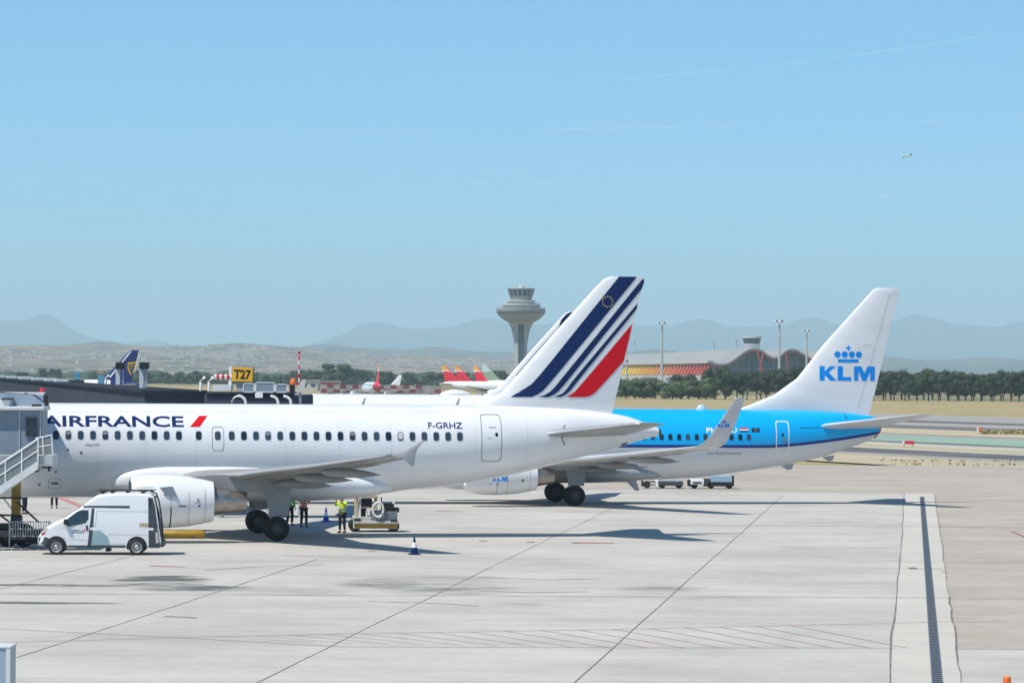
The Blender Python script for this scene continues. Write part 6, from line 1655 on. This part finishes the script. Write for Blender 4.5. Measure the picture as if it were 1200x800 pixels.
# ================================================================== PEOPLE
def skin_mesh(name, joints, edges, mat, parent, levels=1, root=0):
    me = bpy.data.meshes.new(name); me.from_pydata([j[0] for j in joints], edges, []); o = bpy.data.objects.new(name, me); C.objects.link(o)
    me.materials.append(M(mat)); o.modifiers.new('skin', 'SKIN')
    if not me.skin_vertices:
        bpy.context.view_layer.objects.active = o; bpy.ops.mesh.customdata_skin_add()
    sv = me.skin_vertices[0].data
    for i, j in enumerate(joints):
        r = j[1]; sv[i].radius = (r, r) if not isinstance(r, tuple) else r
    sv[root].use_root = True
    o.modifiers['skin'].use_smooth_shade = True
    s = o.modifiers.new('sub', 'SUBSURF'); s.levels = levels; s.render_levels = levels
    dg = bpy.context.evaluated_depsgraph_get(); m2 = bpy.data.meshes.new_from_object(o.evaluated_get(dg)); 
    bpy.data.objects.remove(o); o = bpy.data.objects.new(name, m2); C.objects.link(o); o.parent = parent
    return o
def person(g, face, label, vest, arms='down', hgt=1.76, lean=0.0):
    """face: heading of the chest; figure built looking along -Y"""
    r = empty('person', (g.x, g.y, 0), face, label, 'person', 'ground crew under the airliners'); s = hgt/1.76; r.scale = (s, s, s)
    L = 1.0; J = []; E = []
    def j(p_, rad, par=None): J.append((p_, rad)); 
    def add(p_, rad, par):
        J.append((p_, rad)); E.append((par, len(J)-1)); return len(J)-1
    J.append(((0, 0, .95), (.155, .11))); 
    sp = add((0, -.0-lean*.3, 1.18), (.135, .10), 0); chs = add((0, -lean*.6, 1.36), (.155, .105), sp); nk = add((0, -lean*.8, 1.50), .055, chs)
    hd = add((0, -.02-lean, 1.585), .075, nk); hd2 = add((0, -.02-lean, 1.66), .092, hd); add((0, -.01-lean, 1.735), .055, hd2)
    hands = []
    for sx in (-1, 1):
        sh = add((sx*.185, -lean*.6, 1.41), .06, chs)
        if arms == 'up' : el = add((sx*.27, -.17, 1.28), .042, sh); wr = add((sx*.14, -.36, 1.47), .027, el); d = Vector((-sx*.25, -.3, .9)).normalized()
        elif arms == 'front': el = add((sx*.25, -.06, 1.15), .042, sh); wr = add((sx*.14, -.28, 1.12), .027, el); d = Vector((-sx*.2, -1, .1)).normalized()
        else: el = add((sx*.245, .02, 1.13), .042, sh); wr = add((sx*.25, -.06, .90), .027, el); d = Vector((0, -.15, -1)).normalized()
        hands.append((Vector(J[wr][0]), d, sx, wr))
        pm = add(tuple(Vector(J[wr][0])+d*.075), (.036, .02), wr)
        hp = add((sx*.095, 0, .88), .095, 0); kn = add((sx*.115, -.03, .49), .058, hp); an = add((sx*.125, .02, .09), .038, kn); add((sx*.14, -.15, .04), .034, an)
    b = skin_mesh('body', J, E, 'skin', r)
    # fingers and thumb, nose, eyes, ears: small shapes rooted in the palm and head
    f = MB()
    for w_, d, sx, _ in hands:
        base = w_+d*.075; side = d.cross(Vector((1,0,0))).normalized(); curl = side if side.y < 0 else -side; lat = d.cross(curl).normalized()
        for i, ln__ in enumerate((.068, .078, .072, .056)):
            o_ = base+lat*((i-1.5)*.019)+d*.01; f.tube([o_, o_+d*ln__*.5+curl*.005, o_+d*ln__*.85+curl*.025, o_+d*ln__*.95+curl*.045], [.0095,.009,.008,.006], 6)
        o_ = w_+d*.035-lat*.03; f.tube([o_, o_+d*.03-lat*.025+curl*.01, o_+d*.06-lat*.03+curl*.02], [.011,.010,.007], 6)
    f.build('hand', 'skin', b)
    hx, hy, hz_ = J[hd2][0]
    fc = MB(); fc.add([(hx-.013, hy-.085, hz_-.035), (hx+.013, hy-.085, hz_-.035), (hx, hy-.125, hz_-.03), (hx, hy-.09, hz_+.01)], [(0,1,2),(1,3,2),(0,2,3)], 0)
    for sx in (-1, 1): fc.lathe([(-.012,.004),(0,.011),(.01,.004)], (hx+sx*.032, hy-.082, hz_+.008), 'Y', 8, 1); fc.lathe([(-.01,.01),(0,.028),(.01,.01)], (hx+sx*.088, hy+.01, hz_-.005), 'X', 8, 0)
    fc.box(hx-.024, hx+.024, hy-.088, hy-.080, hz_-.058, hz_-.050, 2); fc.build('face', ['skin', 'black', 'red'], b)
    hr = MB(); rs = []
    for i in range(7):
        th = R(8+i*16); rr = .102*math.sin(th); zz = .107*math.cos(th)
        rs.append([(hx+math.cos(2*math.pi*k_/16)*rr, hy+.018+math.sin(2*math.pi*k_/16)*rr*(1.08 if math.sin(2*math.pi*k_/16) > 0 else .8), hz_+.015+zz) for k_ in range(16)])
    hr.rings(rs); hr.build('hair', 'hair', r)
    # clothes
    tj = [((0,0,.97),(.168,.125)),((-.098,0,.87),.108),((-.118,-.03,.49),.078),((-.128,.02,.13),.066),((.098,0,.87),.108),((.118,-.03,.49),.078),((.128,.02,.13),.066)]
    skin_mesh('trousers', tj, [(0,1),(1,2),(2,3),(0,4),(4,5),(5,6)], 'trousers', r)
    sh_ = MB()
    for sx in (-1, 1): rs = [[(sx*.135+math.cos(2*math.pi*k_/12)*.05*w2, yy+0, .05+math.sin(2*math.pi*k_/12)*.045*w2) for k_ in range(12)] for yy, w2 in ((.09,.6),(.07,1),(-.08,1),(-.18,.8),(-.2,.4))]; sh_.rings(rs)
    sh_.build('boots', 'black', r)
    vj = [((0,0,.86),(.185,.14)),((0,-lean*.3,1.18),(.165,.128)),((0,-lean*.6,1.36),(.178,.128)),((0,-lean*.75,1.455),(.085,.075))]; ve = [(0,1),(1,2),(2,3)]
    for (w_, d, sx, wr) in hands:
        ei = [a for a, b2 in E if b2 == wr][0]; i0 = len(vj); vj += [((sx*.19, -lean*.6, 1.40), .078), (tuple(J[ei][0]), .058), (tuple(Vector(J[ei][0]).lerp(Vector(J[wr][0]), .9)), .042)]; ve += [(2, i0), (i0, i0+1), (i0+1, i0+2)]
    v = skin_mesh('jacket', vj, ve, vest, r)
    bd = MB()
    for zz in (1.02, 1.14):
        w_ = .183 if zz < 1.1 else .172; rs = [[(math.cos(2*math.pi*k_/24)*(w_+.012), -lean*.25+math.sin(2*math.pi*k_/24)*(w_*.76+.012), zz+dz) for k_ in range(24)] for dz in (0, .05)]; bd.rings(rs, cap=False)
    bd.build('reflective_band', 'reflect', v)
    return r
person(gp(401, 624.3), R(-25), 'man in a yellow high visibility jacket and dark trousers with raised arms beside the tractor', 'hivis', 'up', 1.72, lean=.02)
person(gp(339.5, 615.5), R(35), 'crew member in a green high visibility jacket just right of the main landing gear', 'hivis_green', 'down', 1.76)
person(gp(356, 617.5), R(160), 'crew member in an orange high visibility jacket left of the bright blue cone', 'hivis_orange', 'front', 1.78)
person(gp(63.5, 595.3), R(5), 'crew member beyond the nose, only dark trousers showing below the fuselage', 'navy', 'down', 1.78)
person(gp(28.5, 602), R(70), 'crew member in dark clothes standing behind the yellow lift column', 'navy', 'front', 1.75)

# ================================================================== AIR, SKY, LIGHT
hz_m = bpy.data.materials.new('haze_air'); hz_m.use_nodes = True; nt = hz_m.node_tree; nt.nodes.clear()
out = nt.nodes.new('ShaderNodeOutputMaterial'); vol = nt.nodes.new('ShaderNodeVolumePrincipled')
vol.inputs['Color'].default_value = HAZE_COL; vol.inputs['Density'].default_value = HAZE_D; vol.inputs['Anisotropy'].default_value = 0.0
nt.links.new(vol.outputs[0], out.inputs['Volume'])
m = MB(); m.box(-25500, 25500, -1500, 46000, -1.2-3, 900); hz = m.build('haze', hz_m, smooth=0); tag(hz, 'thin blue summer haze over the airfield and hills', 'haze', kind='stuff')
# vapour trails, far outside the haze
def trail_mat(name, a):
    m = bpy.data.materials.new(name); m.use_nodes = True; nt = m.node_tree; N = nt.nodes; L = nt.links; N.clear()
    o = N.new('ShaderNodeOutputMaterial'); mx = N.new('ShaderNodeMixShader'); t = N.new('ShaderNodeBsdfTransparent'); d = N.new('ShaderNodeBsdfDiffuse'); tl = N.new('ShaderNodeBsdfTranslucent'); ad = N.new('ShaderNodeAddShader')
    d.inputs[0].default_value = rgb(.9); tl.inputs[0].default_value = rgb(.7); L.new(d.outputs[0], ad.inputs[0]); L.new(tl.outputs[0], ad.inputs[1])
    tc = N.new('ShaderNodeNewGeometry'); n = N.new('ShaderNodeTexNoise'); n.inputs['Scale'].default_value = .0006; n.inputs['Detail'].default_value = 5; L.new(tc.outputs['Position'], n.inputs['Vector'])
    mr = N.new('ShaderNodeMapRange'); mr.inputs['From Min'].default_value = .35; mr.inputs['From Max'].default_value = .65; mr.inputs['To Max'].default_value = a; L.new(n.outputs['Fac'], mr.inputs['Value'])
    L.new(mr.outputs[0], mx.inputs[0]); L.new(t.outputs[0], mx.inputs[1]); L.new(ad.outputs[0], mx.inputs[2]); L.new(mx.outputs[0], o.inputs[0]); MATS[name] = m; return m
trail_mat('trail', .30); trail_mat('trail_soft', .13); trail_mat('wisp', .035)
def trail(pts, wpx, mat, label, D=150000):
    m = MB(); P_ = []
    for x, y in pts: v = ray(x, y); t_ = D/v.y; P_.append((v.x*t_, D, H+v.z*t_))
    o = P_[0]; n_ = len(P_); rr = [wpx/2/F*D*(.35 if i in (0, n_-1) else 1) for i in range(n_)]
    m.tube(P_, rr, 6); ob = m.build('vapour_trail', mat, smooth=60); tag(ob, label, 'vapour trail', 'vapour trails'); return ob
trail([(-40,160),(80,158.5),(250,157),(400,155.5),(535,154)], 1.6, 'trail_soft', 'long faint vapour trail across the left half of the sky')
trail([(640,151.5),(700,150.5),(780,149),(870,147.5)], 1.6, 'trail', 'short bright vapour trail in the middle of the sky')
trail([(1062,142.5),(1120,140.5),(1180,138),(1260,134)], 1.6, 'trail', 'short bright vapour trail at the right edge, above the flying airliner')
trail([(640,99),(760,90),(900,77),(1040,60),(1180,38)], 2.2, 'trail_soft', 'long rising faint vapour trail in the upper right sky')
for x, y, w, label in ((103, 211, 26, 'small pale cloud wisp low in the left sky'), (560, 214, 40, 'faint cloud wisp, left of two above the control tower'), (638, 213, 30, 'faint cloud wisp, right of two above the control tower'), (1030, 230, 26, 'faint cloud wisp below the flying airliner'), (1144, 242, 20, 'tiny cloud wisp low at the right edge of the sky')):
    D_ = 150000; v = ray(x, y); t_ = D_/v.y; rnd = random.Random(x); m = MB(); k_ = D_/F
    for i in range(7):
        cx, cz, a = rnd.uniform(-.5,.5)*w*k_, rnd.uniform(-1.6,1.6)*k_, rnd.uniform(.25,.5)*w*k_; n_ = 14
        rs = [[(cx+a*math.cos(2*math.pi*q_/n_)*math.sin(th), a*.4*math.sin(2*math.pi*q_/n_)*math.sin(th), cz+1.8*k_*math.cos(th)) for q_ in range(n_)] for th in (.3,.8,1.3,1.8,2.3,2.8)]; m.rings(rs)
    c = m.build('cloud', 'wisp', smooth=80, loc=(v.x*t_, D_, H+v.z*t_)); tag(c, label, 'cloud', 'small cloud wisps')

w = bpy.data.worlds.new('World'); scene.world = w; w.use_nodes = True; nt = w.node_tree; bg = nt.nodes['Background']
sky = nt.nodes.new('ShaderNodeTexSky'); sky.sky_type = 'NISHITA'; sky.sun_disc = False
SV = Vector((-.47, -.34, 1)).normalized()
el = math.asin(SV.z); az = math.atan2(SV.x, SV.y)
sky.sun_elevation = el; sky.sun_rotation = az % (2*math.pi); sky.altitude = 600; sky.air_density = SKY[0]; sky.dust_density = SKY[1]; sky.ozone_density = SKY[2]
tn = nt.nodes.new('ShaderNodeMix'); tn.data_type = 'RGBA'; tn.blend_type = 'MULTIPLY'; tn.inputs['Factor'].default_value = 1.0; tn.inputs['B'].default_value = SKY_TINT
nt.links.new(sky.outputs[0], tn.inputs['A']); nt.links.new(tn.outputs['Result'], bg.inputs[0]); bg.inputs[1].default_value = SKY[3]
sd = bpy.data.lights.new('sun', 'SUN'); sd.energy = SUN; sd.angle = R(.53); sd.color = (1, .945, .84)
so = bpy.data.objects.new('sun', sd); C.objects.link(so); so.rotation_euler = (-SV).to_track_quat('-Z', 'Y').to_euler(); so.location = (0, 0, 300)
vs = scene.view_settings; vs.view_transform = 'Standard'; vs.look = 'None'; vs.gamma = 1; vs.use_curve_mapping = False; vs.exposure = EXPO
scene.render.engine = 'CYCLES'
scene.cycles.max_bounces = 6; scene.cycles.transparent_max_bounces = 16; scene.cycles.volume_bounces = 3
scene.cycles.sample_clamp_indirect = 6
